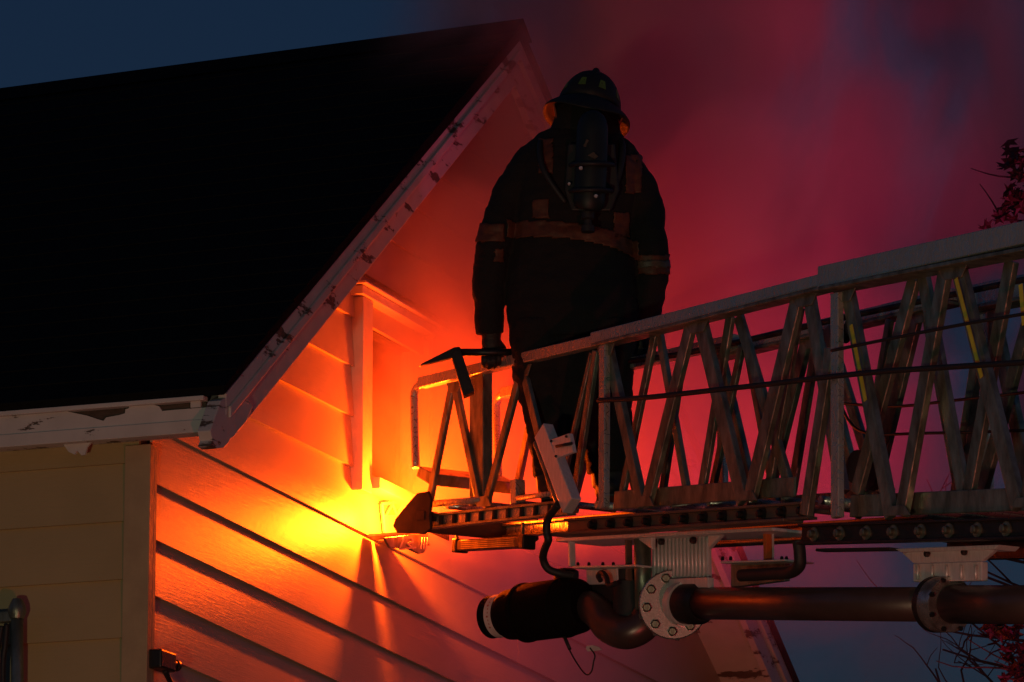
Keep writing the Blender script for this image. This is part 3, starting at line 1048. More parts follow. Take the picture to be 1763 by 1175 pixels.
# elbow tube to the nozzle
el = [(1120, 1052, -.06), (1106, 1078, -.02), (1078, 1090, .03), (1050, 1080, .05), (1034, 1060, .05), (1016, 1046, .04), (990, 1044, .03)]
tube('elbow', [mp_(x, y, o) for x, y, o in el], [pxm(flc, 29)] * len(el), M_PIPE, mon, 28, True, k=8)
lathe('elbow_joint', mp_(1085, 1040, -.03), -UP, [(-.16, pxm(flc, 26)), (-.10, pxm(flc, 26)), (-.09, pxm(flc, 31)), (.09, pxm(flc, 31)), (.10, pxm(flc, 24))], M_BLACK, mon, 28)
# the nozzle barrel, pointing left and slightly away from the ladder axis
n0, n1 = mp_(1008, 1042, .06), mp_(846, 1063, .22)
nax = (n1 - n0).normalized()
nl = (n1 - n0).length
m = pxm(n1, 1)
prof = [(0, 38 * m), (nl * .06, 46 * m), (nl * .18, 50 * m), (nl * .62, 50 * m), (nl * .66, 46 * m), (nl * .74, 44 * m), (nl * .80, 43 * m), (nl * .83, 39 * m), (nl * .86, 36 * m)]
lathe('barrel', n0, nax, prof, M_NOZ, mon, 40)
for t in (.20, .60):
    lathe('grip_ring', n0 + nax * nl * t, nax, [(0, 50 * m), (.004, 51.5 * m), (nl * .035, 51.5 * m), (nl * .04, 50 * m)], M_NOZ, mon, 40)
lathe('white_ring', n0 + nax * nl * .85, nax, [(0, 34 * m), (0.002, 37.5 * m), (nl * .075, 37.5 * m), (nl * .078, 34 * m)], M_WHITE, mon, 40)
lathe('mouth', n0 + nax * nl * .925, nax, [(0, 36 * m), (nl * .075, 37 * m), (nl * .08, 35.5 * m), (nl * .08, 31 * m), (nl * .0, 27 * m), (nl * .0, 4 * m)], M_NOZ, mon, 40)
# faint red print on the white ring: small dashes standing in rows round the ring
sidev = Vector((0, -1, 0))
sidev = (sidev - nax * sidev.dot(nax)).normalized()
sb = nax.cross(sidev).normalized()
for i in range(9):
    th = (-40 + i * 10) * math.pi / 180
    dv = sidev * math.cos(th) + sb * math.sin(th)
    tv = (-sidev * math.sin(th) + sb * math.cos(th))
    pc = n0 + nax * nl * .888 + dv * (37.7 * m)
    box8('ring_print', pc - tv * .004 - nax * .006, tv * .008, nax * (.004 if i % 3 else .010), dv * .0008, M_REDT, mon)
# motor and valve block above the barrel
box8('valve_block', mp_(984, 1006, .02), (mp_(1075, 1001, .02) - mp_(984, 1006, .02)), -Q * .12, UP * -.09, M_BLACK, mon, .01)
lathe('drive_motor', mp_(975, 1000, .05), UP, [(-.05, .045), (-.04, .055), (.04, .055), (.05, .04)], M_BLACK, mon, 20)
# white tag hanging on a loop of wire
prism('tag_plate', [mp_(x, y, .10) for x, y in [(1008, 1117), (1010, 1112), (1020, 1111), (1030, 1114), (1036, 1119), (1024, 1121), (1012, 1122)]], -Q * .004, M_WHITE, mon, .001)
tube('wire_loop', [mp_(968, 1088, .10), mp_(980, 1118, .10), mp_(992, 1140, .10), mp_(1008, 1161, .10), mp_(1018, 1157, .10), mp_(1022, 1140, .10), mp_(1024, 1128, .10), mp_(1016, 1116, .10)], .0035, M_BLACK, mon, 8)
tube('pull_pin', [mp_(968, 1088, .10), mp_(981, 1118, .10)], .008, M_BLACK, mon, 8, False)

# mounting frame between the ladder and the monitor
fr = empty('mounting_frame', mp_(1170, 930), 'bright ribbed metal bracket holding the water cannon under the ladder', 'bracket')


def mpoly(name, pts, o, th, mat, bev=.003):
    return prism(name, [mp_(x, y, o) for x, y in pts], -Q * th, mat, fr, bev)


mpoly('top_plate', [(957, 926), (1330, 908), (1330, 914), (957, 933)], .10, .24, M_ALUB)
mpoly('back_plate', [(1122, 922), (1218, 918), (1219, 994), (1122, 997)], .0, .02, M_ALUB)
for i in range(14):
    x = 1127 + i * 6.5
    tube('rib', [mp_(x, 924, .008), mp_(x + .5, 994, .008)], .0065, M_ALUB, fr, 8, False)
mpoly('gusset', [(1096, 927), (1122, 926), (1122, 946)], .06, .02, M_ALUB)
mpoly('gusset', [(1219, 922), (1242, 921), (1219, 945)], .06, .02, M_ALUB)
mpoly('lower_lip', [(1122, 998), (1219, 994), (1219, 1012), (1122, 1012)], .03, .03, M_ALUB)
bolt('plate_bolt', mp_(1141, 933, .02), Q, .016, .02, M_STEEL, fr)
bolt('plate_bolt', mp_(1196, 931, .02), Q, .016, .02, M_STEEL, fr)
beam('drop_post', mp_(984, 932, .06), mp_(985, 976, .06), .016, .03, Q, M_ALUB, fr, .003)
mpoly('shelf', [(985, 975), (1096, 972), (1096, 976), (985, 979)], .09, .20, M_ALUB)
beam('drop_post', mp_(1082, 930, .03), mp_(1083, 1000, .03), .014, .03, Q, M_RAIL, fr, .003)
mpoly('junction_plate', [(1009, 981), (1062, 979), (1063, 1005), (1010, 1007)], .04, .06, M_ALUB)
for x in (995, 1014, 1038, 1056):
    bolt('shelf_bolt', mp_(x, 974, .05), UP, .008, .014, M_STEEL, fr)
beam('drop_post', mp_(1321, 914, .0), mp_(1322, 966, .0), .022, .03, Q, M_ORANGE, fr, .003)
beam('drop_post', mp_(1328, 914, -.02), mp_(1328, 966, -.02), .016, .02, Q, M_ALUB, fr, .003)
mpoly('shelf', [(1240, 967), (1352, 963), (1352, 966.5), (1240, 970)], .06, .14, M_ALUB)
mpoly('junction_plate', [(1258, 971), (1350, 968), (1350, 1000), (1258, 1012)], -.02, .03, M_ALU2)
for x in (1244, 1258, 1346, 1354):
    bolt('shelf_bolt', mp_(x, 965, .03), UP, .008, .016, M_STEEL, fr)

fr2 = empty('pipe_hanger', mp_(1630, 950), 'bright flared metal hanger above the pipe coupling', 'bracket')


def mpoly2(name, pts, o, th, mat, bev=.003):
    return prism(name, [mp_(x, y, o) for x, y in pts], -Q * th, mat, fr2, bev)


mpoly2('top_flange', [(1540, 945), (1720, 938), (1712, 946), (1550, 951)], .06, .10, M_ALUB)
mpoly2('flared_plate', [(1552, 952), (1714, 946), (1690, 966), (1572, 970)], .03, .02, M_ALUB)
mpoly2('lower_plate', [(1572, 971), (1690, 967), (1690, 1000), (1572, 1002)], .01, .03, M_ALUB)
bolt('hanger_bolt', mp_(1598, 954, .04), Q, .014, .016, M_STEEL, fr2)
bolt('hanger_bolt', mp_(1662, 951, .04), Q, .014, .016, M_STEEL, fr2)
for i in range(5):
    x = 1580 + i * 25
    tube('rib', [mp_(x, 974, .018), mp_(x, 998, .018)], .006, M_ALUB, fr2, 8, False)
beam('strap', mp_(1413, 948, .06), mp_(1540, 946, .06), .012, .05, Q, M_BLACK, fr2, .002)

def hose(name, pts, rpx, label, cat='hose'):
    P = [mp_(x, y, o) for x, y, o in pts]
    return tag(tube(name, P, pxm(P[0], rpx), M_BLACK, None, 12, k=8), label, cat)


hose('feed_hose', [(962, 868, .26), (944, 892, .26), (941, 915, .25), (944, 930, .24), (938, 945, .22), (935, 962, .20), (944, 980, .17), (966, 988, .12), (990, 992, .08)], 7.0,
     'black hose looping from the rail down to the water cannon', 'hose')
hose('hooked_cable', [(1060, 1005, .10), (1048, 1008, .10), (1044, 994, .09), (1036, 986, .08), (1030, 992, .08), (1034, 1000, .08)], 4.5,
     'short hooked black cable on the small plate above the elbow', 'cable')
hose('control_hose', [(1374, 930, .12), (1377, 952, .11), (1376, 974, .10), (1360, 986, .09), (1330, 988, .08), (1300, 990, .08), (1276, 991, .08)], 11.0,
     'thick short black hose bent under the rail joint', 'hose')

# ================================================================== FIREFIGHTER
base = on_plane(985, 845, T0 - Q * (W1 * .5 - OFF1), Q)
YF = base.y
person = empty('person', base, 'firefighter in black coat and helmet standing on the ladder, seen from behind', 'person')
m1 = pxm(base, 1.0)


def fp(px, py, dy=0.0):
    return at_depth(px, py, YF + dy)


def rings(V, Fc, lst, seg=20):
    """lofted closed body part: (px, py, halfwidth px, half depth m, dy)"""
    b0 = len(V)
    for (x, y, hw, hd, dy) in lst:
        c = fp(x, y, dy)
        for k in range(seg):
            th = 2 * math.pi * k / seg
            V.append(c + Vector((hw * m1 * math.cos(th), hd * math.sin(th), 0)))
    n = len(lst)
    for i in range(n - 1):
        for k in range(seg):
            k2 = (k + 1) % seg
            Fc.append([b0 + i * seg + k, b0 + i * seg + k2, b0 + (i + 1) * seg + k2, b0 + (i + 1) * seg + k])
    Fc.append([b0 + k for k in range(seg)][::-1])
    Fc.append([b0 + (n - 1) * seg + k for k in range(seg)])


def limb(V, Fc, lst, seg=16, shrink=1.0):
    pts = smooth_path([fp(x, y, dy) for x, y, r, dy in lst], 5)
    rr = []
    for i in range(len(lst) - 1):
        for j in range(5):
            rr.append((lst[i][2] + (lst[i + 1][2] - lst[i][2]) * j / 5) * m1 * shrink)
    rr.append(lst[-1][2] * m1 * shrink)
    tube_data(pts, rr, seg, True, V, Fc)


TORSO = [(1000, 222, 50, .08, 0), (998, 234, 76, .11, 0), (997, 254, 98, .14, 0), (997, 290, 108, .16, -.01), (994, 350, 114, .165, -.01), (987, 400, 110, .16, 0),
         (985, 440, 110, .165, 0), (985, 500, 115, .17, 0), (986, 550, 114, .17, 0), (987, 588, 108, .16, .01)]
ARM_L = [(926, 274, 36, 0), (899, 307, 35, 0), (873, 357, 33, 0), (856, 410, 32, -.02), (845, 460, 31, .0), (842, 515, 28, .03), (842, 556, 25, .05), (843, 575, 24, .06)]
ARM_R = [(1064, 278, 36, 0), (1086, 310, 35, 0), (1108, 355, 34, -.01), (1115, 405, 33, -.02), (1121, 455, 31, .0), (1117, 505, 29, .03), (1110, 545, 25, .06), (1106, 568, 24, .07)]
LEG_L = [(935, 560, 58, 0), (932, 620, 53, 0), (940, 690, 46, .02), (950, 740, 41, .0), (954, 790, 38, -.02), (955, 822, 37, -.02)]
LEG_R = [(1040, 560, 58, 0), (1040, 620, 52, 0), (1042, 690, 46, .03), (1046, 740, 41, .02), (1048, 790, 38, 0), (1048, 815, 36, 0)]

# body: one continuous figure under the clothes, with head, face and limbs
V, Fc = [], []
rings(V, Fc, [(x, y, hw * .86, hd * .86, dy) for x, y, hw, hd, dy in TORSO[1:]])
for L_ in (ARM_L, ARM_R, LEG_L, LEG_R):
    limb(V, Fc, L_, 12, .78)
limb(V, Fc, [(1002, 245, 26, .0), (1008, 205, 25, .02)], 12)
hc = fp(1012, 182, .03)
ell(V, Fc, hc, .078, .098, .115)
ell(V, Fc, hc + Vector((0, .098, -.015)), .013, .022, .022)                 # nose
ell(V, Fc, hc + Vector((0, .088, -.06)), .025, .012, .010)                  # mouth
for s in (-1, 1):
    ell(V, Fc, hc + Vector((s * .08, 0, -.01)), .012, .022, .032)           # ears
    ell(V, Fc, hc + Vector((s * .032, .088, .015)), .014, .010, .010)       # eyes
body = remeshed('body', V, Fc, .011, M_SKIN, person, 4)

V, Fc = [], []
rings(V, Fc, TORSO)
limb(V, Fc, ARM_L, 16)
limb(V, Fc, ARM_R, 16)
coat = remeshed('coat', V, Fc, .008, M_COAT, person, 5, .0075, 9.0)
V, Fc = [], []
rings(V, Fc, [(986, 540, 104, .15, .005), (986, 600, 100, .145, .01), (988, 640, 88, .12, .01), (992, 720, 70, .10, .01), (995, 775, 52, .08, .01)])
limb(V, Fc, LEG_L, 16)
limb(V, Fc, LEG_R, 16)
trousers = remeshed('trousers', V, Fc, .010, M_TROU, person, 5, .009, 10.0)
for (bx, by, dy) in ((953, 830, -.02), (1048, 823, 0)):
    V, Fc = [], []
    P = fp(bx, by, dy)
    tube_data([P + UP * .05, P, P - UP * .045], [.085, .078, .075], 14, True, V, Fc)
    ell(V, Fc, P + Vector((0, .09, -.045)), .062, .135, .048)
    ell(V, Fc, P + Vector((0, -.02, -.05)), .058, .08, .045)
    boot = remeshed('boot', V, Fc, .009, M_BLACK, person, 3)
    box8('sole', P + Vector((-.055, -.085, -.100)), Vector((.11, 0, 0)), Vector((0, .29, 0)), Vector((0, 0, .018)), M_BLACK, boot, .008)


def lift_band(src, name, mat, test, off=.005, parent=person):
    """copy the faces of a garment where test(px,py,P) holds and lift them off the cloth"""
    base_ = WLOC[src]
    me = src.data
    idx, vs_, fs = {}, [], []
    nrm = {}
    for p in me.polygons:
        c = base_ + p.center
        x, y = proj(c)
        if test(x, y, c):
            f_ = []
            for vi in p.vertices:
                if vi not in idx:
                    idx[vi] = len(vs_)
                    vs_.append(base_ + me.vertices[vi].co + me.vertices[vi].normal * off)
                f_.append(idx[vi])
            fs.append(f_)
    if not fs:
        print('EMPTY BAND', name)
        return None
    o = mk(name, vs_, fs, mat, parent, smooth=True)
    s = o.modifiers.new('sol', 'SOLIDIFY')
    s.thickness = .004
    s.offset = 1
    return o


def zpx(y):
    return fp(985, y, -.15).z


# waist tape: a tilted slice round the coat; orange with a silver middle
def waist(c):
    dx = (c.x - fp(975, 400).x) / m1
    return c.z + (dx * .10 + max(0, dx) ** 2 * .0010) * m1


def in_torso(x):
    return 872 < x < 1101


zc, zh = zpx(398), 15 * m1
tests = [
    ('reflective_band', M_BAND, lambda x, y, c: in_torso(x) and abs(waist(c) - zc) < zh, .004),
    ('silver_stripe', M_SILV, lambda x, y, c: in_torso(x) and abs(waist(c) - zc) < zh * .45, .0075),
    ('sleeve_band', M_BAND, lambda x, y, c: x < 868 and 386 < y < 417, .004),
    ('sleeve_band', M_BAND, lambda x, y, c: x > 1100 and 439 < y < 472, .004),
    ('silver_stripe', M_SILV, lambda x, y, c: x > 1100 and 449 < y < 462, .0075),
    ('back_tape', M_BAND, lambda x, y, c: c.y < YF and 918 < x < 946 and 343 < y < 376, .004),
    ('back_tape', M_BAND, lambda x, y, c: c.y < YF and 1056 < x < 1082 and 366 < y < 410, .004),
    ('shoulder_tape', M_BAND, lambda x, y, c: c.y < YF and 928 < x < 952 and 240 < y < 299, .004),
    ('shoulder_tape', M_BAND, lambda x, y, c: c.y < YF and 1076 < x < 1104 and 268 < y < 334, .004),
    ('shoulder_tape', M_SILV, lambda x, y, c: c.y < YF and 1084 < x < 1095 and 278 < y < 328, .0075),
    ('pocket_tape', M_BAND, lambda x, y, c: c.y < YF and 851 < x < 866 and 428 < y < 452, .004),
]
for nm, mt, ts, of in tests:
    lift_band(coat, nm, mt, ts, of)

# gloves: five fingers each, closed
def glove(P, fwd, side_s, grip_axis, mat, open_=0.0):
    V, Fc = [], []
    up_ = UP
    gx = grip_axis.normalized()
    # palm
    ell(V, Fc, P, .045, .036, .055)
    tube_data([P + UP * .11, P + UP * .06, P + UP * .02], [.052, .050, .043], 12, True, V, Fc)
    for i in range(4):
        o = P + gx * ((i - 1.5) * .023) + UP * -.03
        l = [.9, 1.0, .95, .78][i]
        pts = [o, o + fwd * .03 * l - UP * .035 * l, o + fwd * .052 * l - UP * .066 * l, o + fwd * .022 * l - UP * .088 * l, o - fwd * .012 * l - UP * .078 * l]
        tube_data(smooth_path(pts, 4), .0125, 8, True, V, Fc)
    o = P + gx * (side_s * .035)
    tube_data(smooth_path([o, o - fwd * .02 + gx * side_s * .022 - UP * .03, o - fwd * .04 + gx * side_s * .006 - UP * .062, o - fwd * .018 - UP * .082], 4), .0135, 8, True, V, Fc)
    return remeshed('glove', V, Fc, .0055, mat, person, 2)


GX = (fp(790, 607) - fp(890, 607)).normalized()
hand_l = fp(846, 590, .07)
glove(hand_l, Vector((0, -1, 0)), 1, Vector((1, 0, 0)), M_GLOVE)
hand_r = fp(1106, 588, .08)
glove(hand_r, Vector((0, -1, 0)), -1, Vector((1, 0, 0)), M_GLOVE)

# helmet: ridged dome, broad brim longer at the back, ear flaps, stickers
hroll = math.atan2(34, 150)          # brim runs down to the right in the picture
hm = Matrix.Rotation(hroll * .9, 3, 'Y') @ Matrix.Rotation(R(-8), 3, 'X')
hcen = fp(1013, 190, .02)


def hp(x, y, z):
    return hcen + hm @ Vector((x, y, z)) * 1.10


V, Fc = [], []
segs, rgs = 40, 12
for i in range(rgs + 1):
    ph = (math.pi / 2) * i / rgs
    for k in range(segs):
        th = 2 * math.pi * k / segs
        rx, ry, rz = .128, .160, .165
        ridge = 1 + .035 * max(0, math.cos(8 * th)) ** 6 * math.sin(ph)
        V.append(hp(rx * math.sin(ph) * math.cos(th) * ridge, ry * math.sin(ph) * math.sin(th) * ridge, rz * math.cos(ph) ** .9 + .0))
for i in range(rgs):
    for k in range(segs):
        k2 = (k + 1) % segs
        Fc.append([i * segs + k, i * segs + k2, (i + 1) * segs + k2, (i + 1) * segs + k])
helmet = mk('helmet', V, Fc, M_HELM, person, smooth=True)
s = helmet.modifiers.new('sol', 'SOLIDIFY')
s.thickness = .006
V, Fc = [], []
for j, (q, dz) in enumerate(((.98, .004), (1.15, -.004), (1.32, -.020), (1.42, -.034), (1.425, -.042), (1.30, -.030), (1.0, -.008))):
    for k in range(segs):
        th = 2 * math.pi * k / segs
        back = max(0, -math.sin(th))
        qq = 1 + (q - 1) * (1 + .45 * back ** 2)
        V.append(hp(.128 * qq * math.cos(th), .160 * qq * math.sin(th), dz - (qq - 1) * .10 * back ** 2))
for j in range(6):
    for k in range(segs):
        k2 = (k + 1) % segs
        Fc.append([j * segs + k, j * segs + k2, (j + 1) * segs + k2, (j + 1) * segs + k])
mk('brim', V, Fc, M_HELM, helmet, smooth=True)
tube('crest', [hp(0, .14, .07), hp(0, .09, .135), hp(0, 0, .160), hp(0, -.08, .142), hp(0, -.135, .075)], [.012, .016, .020, .016, .012], M_HELM, helmet, 10)
for th in (R(205), R(250), R(290), R(335)):
    vs_ = []
    for (dth, zz) in ((-.13, .045), (.13, .045), (.09, .085), (-.09, .085)):
        k = math.sqrt(max(0, 1 - (zz / .165) ** 2)) * 1.02
        vs_.append(hp(.128 * k * math.cos(th + dth), .160 * k * math.sin(th + dth), zz))
    cen = hp(0, 0, .05)
    prism('sticker', vs_, (vs_[0] - cen).normalized() * .002, M_LIME, helmet)
# ear flaps and neck cloth below the brim
for s in (-1, 1):
    vs_ = [hp(s * .150, -.03, -.012), hp(s * .140, .07, -.012), hp(s * .105, .07, -.125), hp(s * .098, -.045, -.130), hp(s * .128, -.04, -.07)]
    prism('ear_flap', vs_, Vector((s * -.008, 0, 0)), M_FLAP, helmet, .002)
V, Fc = [], []
rings(V, Fc, [(1010, 186, 54, .12, .02), (1010, 205, 57, .125, .01), (1007, 225, 62, .12, .0), (1002, 244, 76, .11, 0)], 24)
mk('neck_cloth', V, Fc, M_COAT, helmet, smooth=True)

# air pack on the back
pack = fp(1019, 250, -.27)
def pp(x, y, dy):
    return fp(x, y, dy)


tank_pts = [pp(1021, 197, -.255), pp(1021, 204, -.265), pp(1020, 222, -.28), pp(1017, 300, -.29), pp(1014, 350, -.285), pp(1013, 362, -.28)]
tank = tube('air_cylinder', tank_pts, [.022, .052, .070, .072, .070, .050], M_TANK, person, 28, True)
frm = prism('pack_frame', [pp(x, y, -.185) for x, y in [(978, 250), (1058, 250), (1066, 330), (1052, 366), (984, 366), (972, 330)]], Vector((0, -.03, 0)), M_BLACK, person, .008)
tube('tank_strap', [pp(982, 285, -.20), pp(990, 283, -.33), pp(1019, 282, -.375), pp(1048, 283, -.33), pp(1056, 285, -.20)], .011, M_BLACK, frm, 8)
tube('tank_strap', [pp(982, 330, -.20), pp(990, 328, -.33), pp(1017, 327, -.375), pp(1044, 328, -.33), pp(1054, 330, -.20)], .011, M_BLACK, frm, 8)
lathe('valve', pp(1012, 366, -.28), -UP, [(0, .03), (.03, .03), (.035, .018), (.06, .018), (.062, .03), (.09, .03)], M_BLACK, frm, 14)
for x, y, r in ((1000, 290, .006), (1026, 338, .006), (984, 330, .005), (980, 317, .005), (1042, 296, .006)):
    bolt('buckle', pp(x, y, -.385 if 990 < x < 1040 else -.25), Vector((0, -1, 0)), r * 1.6, .01, M_ALUB, frm)
prism('label_patch', [pp(x, y, -.368) for x, y in [(1004, 252), (1010, 240), (1014, 242), (1008, 254)]], Vector((0, -.002, 0)), M_SILV, frm)
prism('label_patch', [pp(x, y, -.372) for x, y in [(1012, 268), (1022, 262), (1030, 270), (1024, 274)]], Vector((0, -.002, 0)), M_SILV, frm)
for xs in ((930, 262, 944, 330), (1072, 262, 1062, 330)):
    tube('shoulder_strap', [pp(xs[0] + (12 if xs[0] < 1000 else -12), 236, .02), pp(xs[0], 250, -.12), pp((xs[0] + xs[2]) / 2, 295, -.185), pp(xs[2] + (30 if xs[0] < 1000 else -14), 350, -.18)], .014, M_BLACK, frm, 8)

# the forcible entry bar in the left hand: pick, adze and shaft
ht = empty('entry_bar', fp(795, 605, .03), 'black steel forcible entry bar with pick and adze in the left glove', 'entry bar')
HY = .02


def hq(x, y, dy=0.0):
    return fp(x, y, HY + dy)


def taper(name, pts, o, th, parent):
    return prism(name, [hq(x, y, o) for x, y in pts], Vector((0, th, 0)), M_STEEL, parent, .003)


taper('pick', [(722, 630), (726, 626), (782, 598), (791, 597), (795, 603), (795, 616), (776, 617)], -.016, .032, ht)
taper('adze', [(777, 612), (786, 600), (794, 605), (817, 674), (798, 682)], -.035, .07, ht)
tube('shaft', [hq(790, 607), hq(892, 607)], pxm(fp(800, 600), 6.5), M_STEEL, ht, 14, False)
lathe('fork_end', hq(888, 607), (hq(892, 607) - hq(790, 607)).normalized(), [(0, .019), (.01, .024), (.03, .024), (.035, .018)], M_STEEL, ht, 14)

# ================================================================== TREES
def branch_mesh(root, segs_, seed, mat, name, parent, r0):
    rng = random.Random(seed)
    V, Fc = [], []

    def grow(p, d, ln, r, depth):
        n = 4
        pts, rr = [p.copy()], [r]
        q = p.copy()
        dd = d.copy()
        for i in range(n):
            dd = (dd + Vector((rng.uniform(-.22, .22), rng.uniform(-.22, .22), rng.uniform(-.14, .2)))).normalized()
            q = q + dd * (ln / n)
            pts.append(q.copy())
            rr.append(r * (1 - .5 * (i + 1) / n))
            if depth > 0 and i >= 1:
                for _ in range(rng.choice((0, 1, 1))):
                    side = Vector((rng.uniform(-1, 1), rng.uniform(-1, 1), rng.uniform(-.3, .8))).normalized()
                    grow(q, (dd * .55 + side * .75).normalized(), ln * rng.uniform(.5, .72), r * .55, depth - 1)
        tube_data(pts, rr, 5, True, V, Fc)
    for p, d, ln, r, dep in segs_:
        grow(p, d, ln, r, dep)
    return mk(name, V, Fc, mat, parent, smooth=True)


YT = 30.0
tb = at_depth(1960, 2700, YT)
tb.z = 0
bt = empty('bare_tree', tb, 'leafless dark tree with fine twigs below the ladder at lower right', 'tree')
top = at_depth(1900, 1000, YT)
tube('trunk', [tb, tb + Vector((.05, 0, 2.5)), top + Vector((.1, 0, -1.2)), top], [.16, .13, .09, .05], M_BARK, bt, 12)
left = Vector((-1, 0, .15)).normalized()
starts = []
for (x, y, dx, dz, ln) in [(1880, 990, -1, -.02, 1.1), (1870, 1040, -1, .12, 1.0), (1850, 1110, -1, -.10, .9), (1860, 1180, -1, .18, .9), (1880, 1080, -.9, .5, .8), (1840, 1230, -.8, .6, .8), (1800, 1260, -.6, .8, .7), (1700, 1290, -.5, .9, .55), (1640, 1270, -.2, 1, .45)]:
    starts.append((at_depth(x, y, YT), Vector((dx, random.uniform(-.2, .2), dz)).normalized(), ln, .013, 2))
branch_mesh(None, starts, 11, M_BARK, 'crown', bt, .02)
starts = []

tb2 = at_depth(1900, 2600, 25.0)
tb2.z = 0
rt = empty('red_leaf_tree', tb2, 'tree with sparse dark red leaves at the right edge', 'tree')
tube('trunk', [tb2, at_depth(1890, 1600, 25), at_depth(1870, 900, 25), at_depth(1850, 250, 25)], [.14, .11, .08, .03], M_BARK, rt, 12)
for i_, (x, y, dx, dz, ln) in enumerate([(1862, 420, -1, .35, .42), (1860, 330, -1, .2, .40), (1868, 1130, -1, .1, .45), (1870, 1080, -1, .35, .45), (1866, 1190, -1, .3, .5), (1866, 380, -1, -.1, .45)]):
    branch_mesh(None, [(at_depth(x, y, 25), Vector((dx, 0, dz)).normalized(), ln, .010, 1)], 5 + i_, M_BARK, 'limb', rt, .01)
# leaves: five-lobed blades
V, Fc = [], []
rng = random.Random(3)


def leaf(P, size):
    rot = Matrix.Rotation(rng.uniform(0, 6.28), 3, 'Z') @ Matrix.Rotation(rng.uniform(-1.2, 1.2), 3, 'X') @ Matrix.Rotation(rng.uniform(0, 6.28), 3, 'Y')
    b0 = len(V)
    V.append(P)
    n = 10
    for k in range(n):
        th = 2 * math.pi * k / n
        r = size * (1.0 if k % 2 == 0 else .48)
        V.append(P + rot @ Vector((r * math.cos(th), (.25 if k % 2 else -.05) * size * .6, r * math.sin(th))))
    for k in range(n):
        Fc.append([b0, b0 + 1 + k, b0 + 1 + (k + 1) % n])


spots = [(1742, 268, 14, 7), (1734, 285, 8, 4), (1755, 300, 12, 6), (1740, 330, 14, 8), (1735, 350, 16, 8), (1722, 368, 10, 5), (1755, 362, 14, 9), (1765, 330, 16, 8), (1775, 290, 20, 10),
         (1700, 395, 8, 4), (1716, 1090, 12, 8), (1745, 1085, 14, 9), (1740, 1110, 12, 5), (1748, 1135, 12, 8), (1742, 1162, 14, 10), (1730, 1172, 12, 6), (1775, 1120, 24, 14), (1705, 1078, 8, 4), (1760, 1172, 16, 10), (1690, 1090, 6, 2)]
for (x, y, s, c) in spots:
    for _ in range(c):
        leaf(at_depth(x + rng.gauss(0, s * .6), y + rng.gauss(0, s * .7), 25 + rng.uniform(-.35, .35)), rng.uniform(.030, .065))
mk('leaves', V, Fc, M_LEAF, rt)

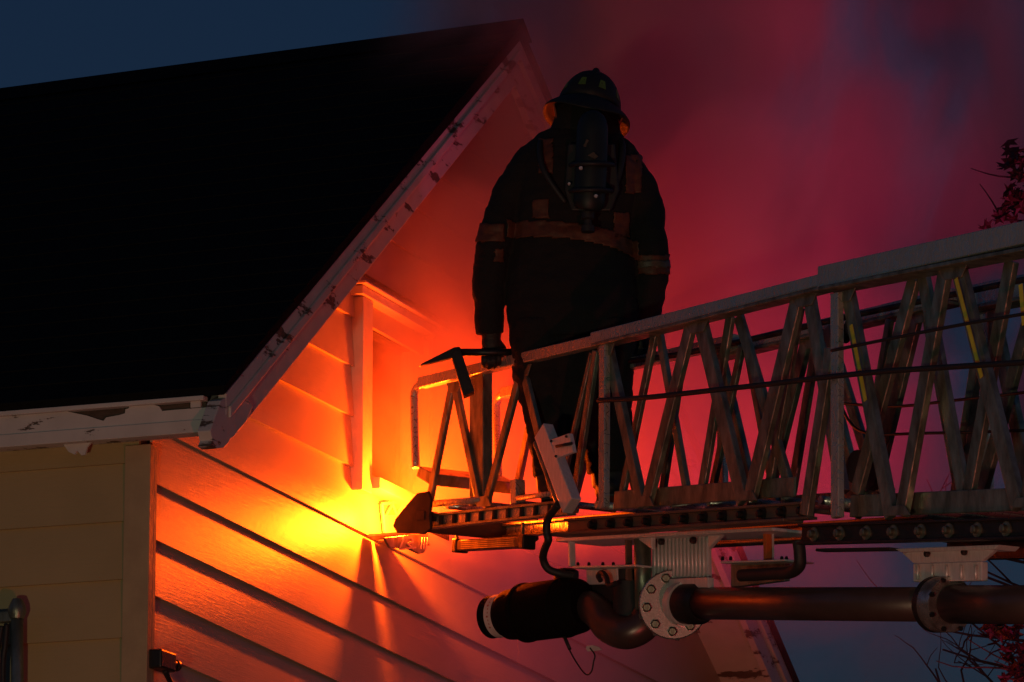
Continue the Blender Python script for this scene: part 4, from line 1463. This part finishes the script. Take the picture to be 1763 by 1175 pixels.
# ================================================================== SMOKE
def smoke_material():
    m = bpy.data.materials.new('smoke')
    m.use_nodes = True
    nt = m.node_tree
    nt.nodes.clear()
    L = nt.links.new
    out = nt.nodes.new('ShaderNodeOutputMaterial')
    pv = nt.nodes.new('ShaderNodeVolumePrincipled')
    pv.inputs['Color'].default_value = (0.95, 0.56, 0.58, 1)
    pv.inputs['Anisotropy'].default_value = 0.1
    L(pv.outputs[0], out.inputs['Volume'])
    geo = nt.nodes.new('ShaderNodeTexCoord')
    sp = nt.nodes.new('ShaderNodeSeparateXYZ')
    L(geo.outputs['Object'], sp.inputs[0])
    v, u, z = sp.outputs[0], sp.outputs[1], sp.outputs[2]

    def mth(op, a, b=None, c=None, clamp=False):
        n = nt.nodes.new('ShaderNodeMath')
        n.operation = op
        n.use_clamp = clamp
        for i, q in enumerate((a, b, c)):
            if q is None:
                continue
            if isinstance(q, (int, float)):
                n.inputs[i].default_value = q
            else:
                L(q, n.inputs[i])
        return n.outputs[0]

    def sstep(val, a, b):
        n = nt.nodes.new('ShaderNodeMapRange')
        n.interpolation_type = 'SMOOTHSTEP'
        n.inputs['From Min'].default_value = a
        n.inputs['From Max'].default_value = b
        L(val, n.inputs['Value'])
        return n.outputs['Result']

    nz = nt.nodes.new('ShaderNodeTexNoise')
    nz.inputs['Scale'].default_value = 1.2
    nz.inputs['Detail'].default_value = 5.0
    nz.inputs['Roughness'].default_value = 0.55
    nz.inputs['Distortion'].default_value = 0.8
    mpn = nt.nodes.new('ShaderNodeMapping')
    gpos = nt.nodes.new('ShaderNodeNewGeometry')
    mpn.inputs['Location'].default_value = (3.1, 1.0, 7.4)
    mpn.inputs['Scale'].default_value = (1.0, 0.13, 0.85)
    L(gpos.outputs['Position'], mpn.inputs['Vector'])
    L(mpn.outputs['Vector'], nz.inputs['Vector'])
    clumps = sstep(nz.outputs['Fac'], 0.47, 0.59)
    # leaves the window and climbs, drifting along the wall and away beyond the house
    s_u = sstep(mth('ADD', u, mth('MULTIPLY', mth('SUBTRACT', z, 6.0), -0.42)), 1.80, 2.9)
    s_v = sstep(mth('ADD', v, mth('MULTIPLY', mth('MAXIMUM', mth('SUBTRACT', u, 6.0), 0.0), 0.6)), -0.35, 0.15)
    zb = mth('ADD', z, mth('MULTIPLY', mth('MAXIMUM', mth('SUBTRACT', u, 3.5), 0.0), -0.21))
    s_z = mth('MULTIPLY_ADD', sstep(zb, 5.60, 6.3), 0.93, 0.07)
    e_u = mth('SUBTRACT', 1.0, sstep(u, 7.5, 13.5))
    e_v = mth('SUBTRACT', 1.0, sstep(v, 1.2, 2.4))
    near = mth('SUBTRACT', 1.0, sstep(u, 3.5, 5.2))
    amt = mth('ADD', mth('MULTIPLY', near, mth('MULTIPLY_ADD', clumps, 0.5, 1.2)), mth('MULTIPLY', clumps, 1.1))
    vd = nt.nodes.new('ShaderNodeVectorMath')
    vd.operation = 'DISTANCE'
    vd.inputs[1].default_value = (0.25, 3.05, 6.55)
    L(geo.outputs['Object'], vd.inputs[0])
    puff = mth('MULTIPLY', mth('SUBTRACT', 1.0, sstep(vd.outputs['Value'], 0.15, 1.0)), 0.9)
    amt = mth('ADD', amt, puff)
    den = mth('MULTIPLY', amt, mth('MULTIPLY', mth('MULTIPLY', s_u, s_v), mth('MULTIPLY', s_z, mth('MULTIPLY', e_u, e_v))))
    L(den, pv.inputs['Density'])
    return m


bx0, bx1, by0, by1, bz0, bz1 = -5.5, 2.5, 1.6, 17.0, 5.6, 13.0
vs_ = [(x, y, z) for z in (bz0, bz1) for (x, y) in ((bx0, by0), (bx1, by0), (bx1, by1), (bx0, by1))]
me = bpy.data.meshes.new('smoke')
me.from_pydata(vs_, [], [[3, 2, 1, 0], [4, 5, 6, 7], [0, 1, 5, 4], [1, 2, 6, 5], [2, 3, 7, 6], [3, 0, 4, 7]])
me.materials.append(smoke_material())
so = bpy.data.objects.new('smoke', me)
col.objects.link(so)
so.location = C0
so.rotation_euler = (0, 0, -ANG)
tag(so, 'red lit smoke drifting up from the window and away past the house', 'smoke', kind='stuff')
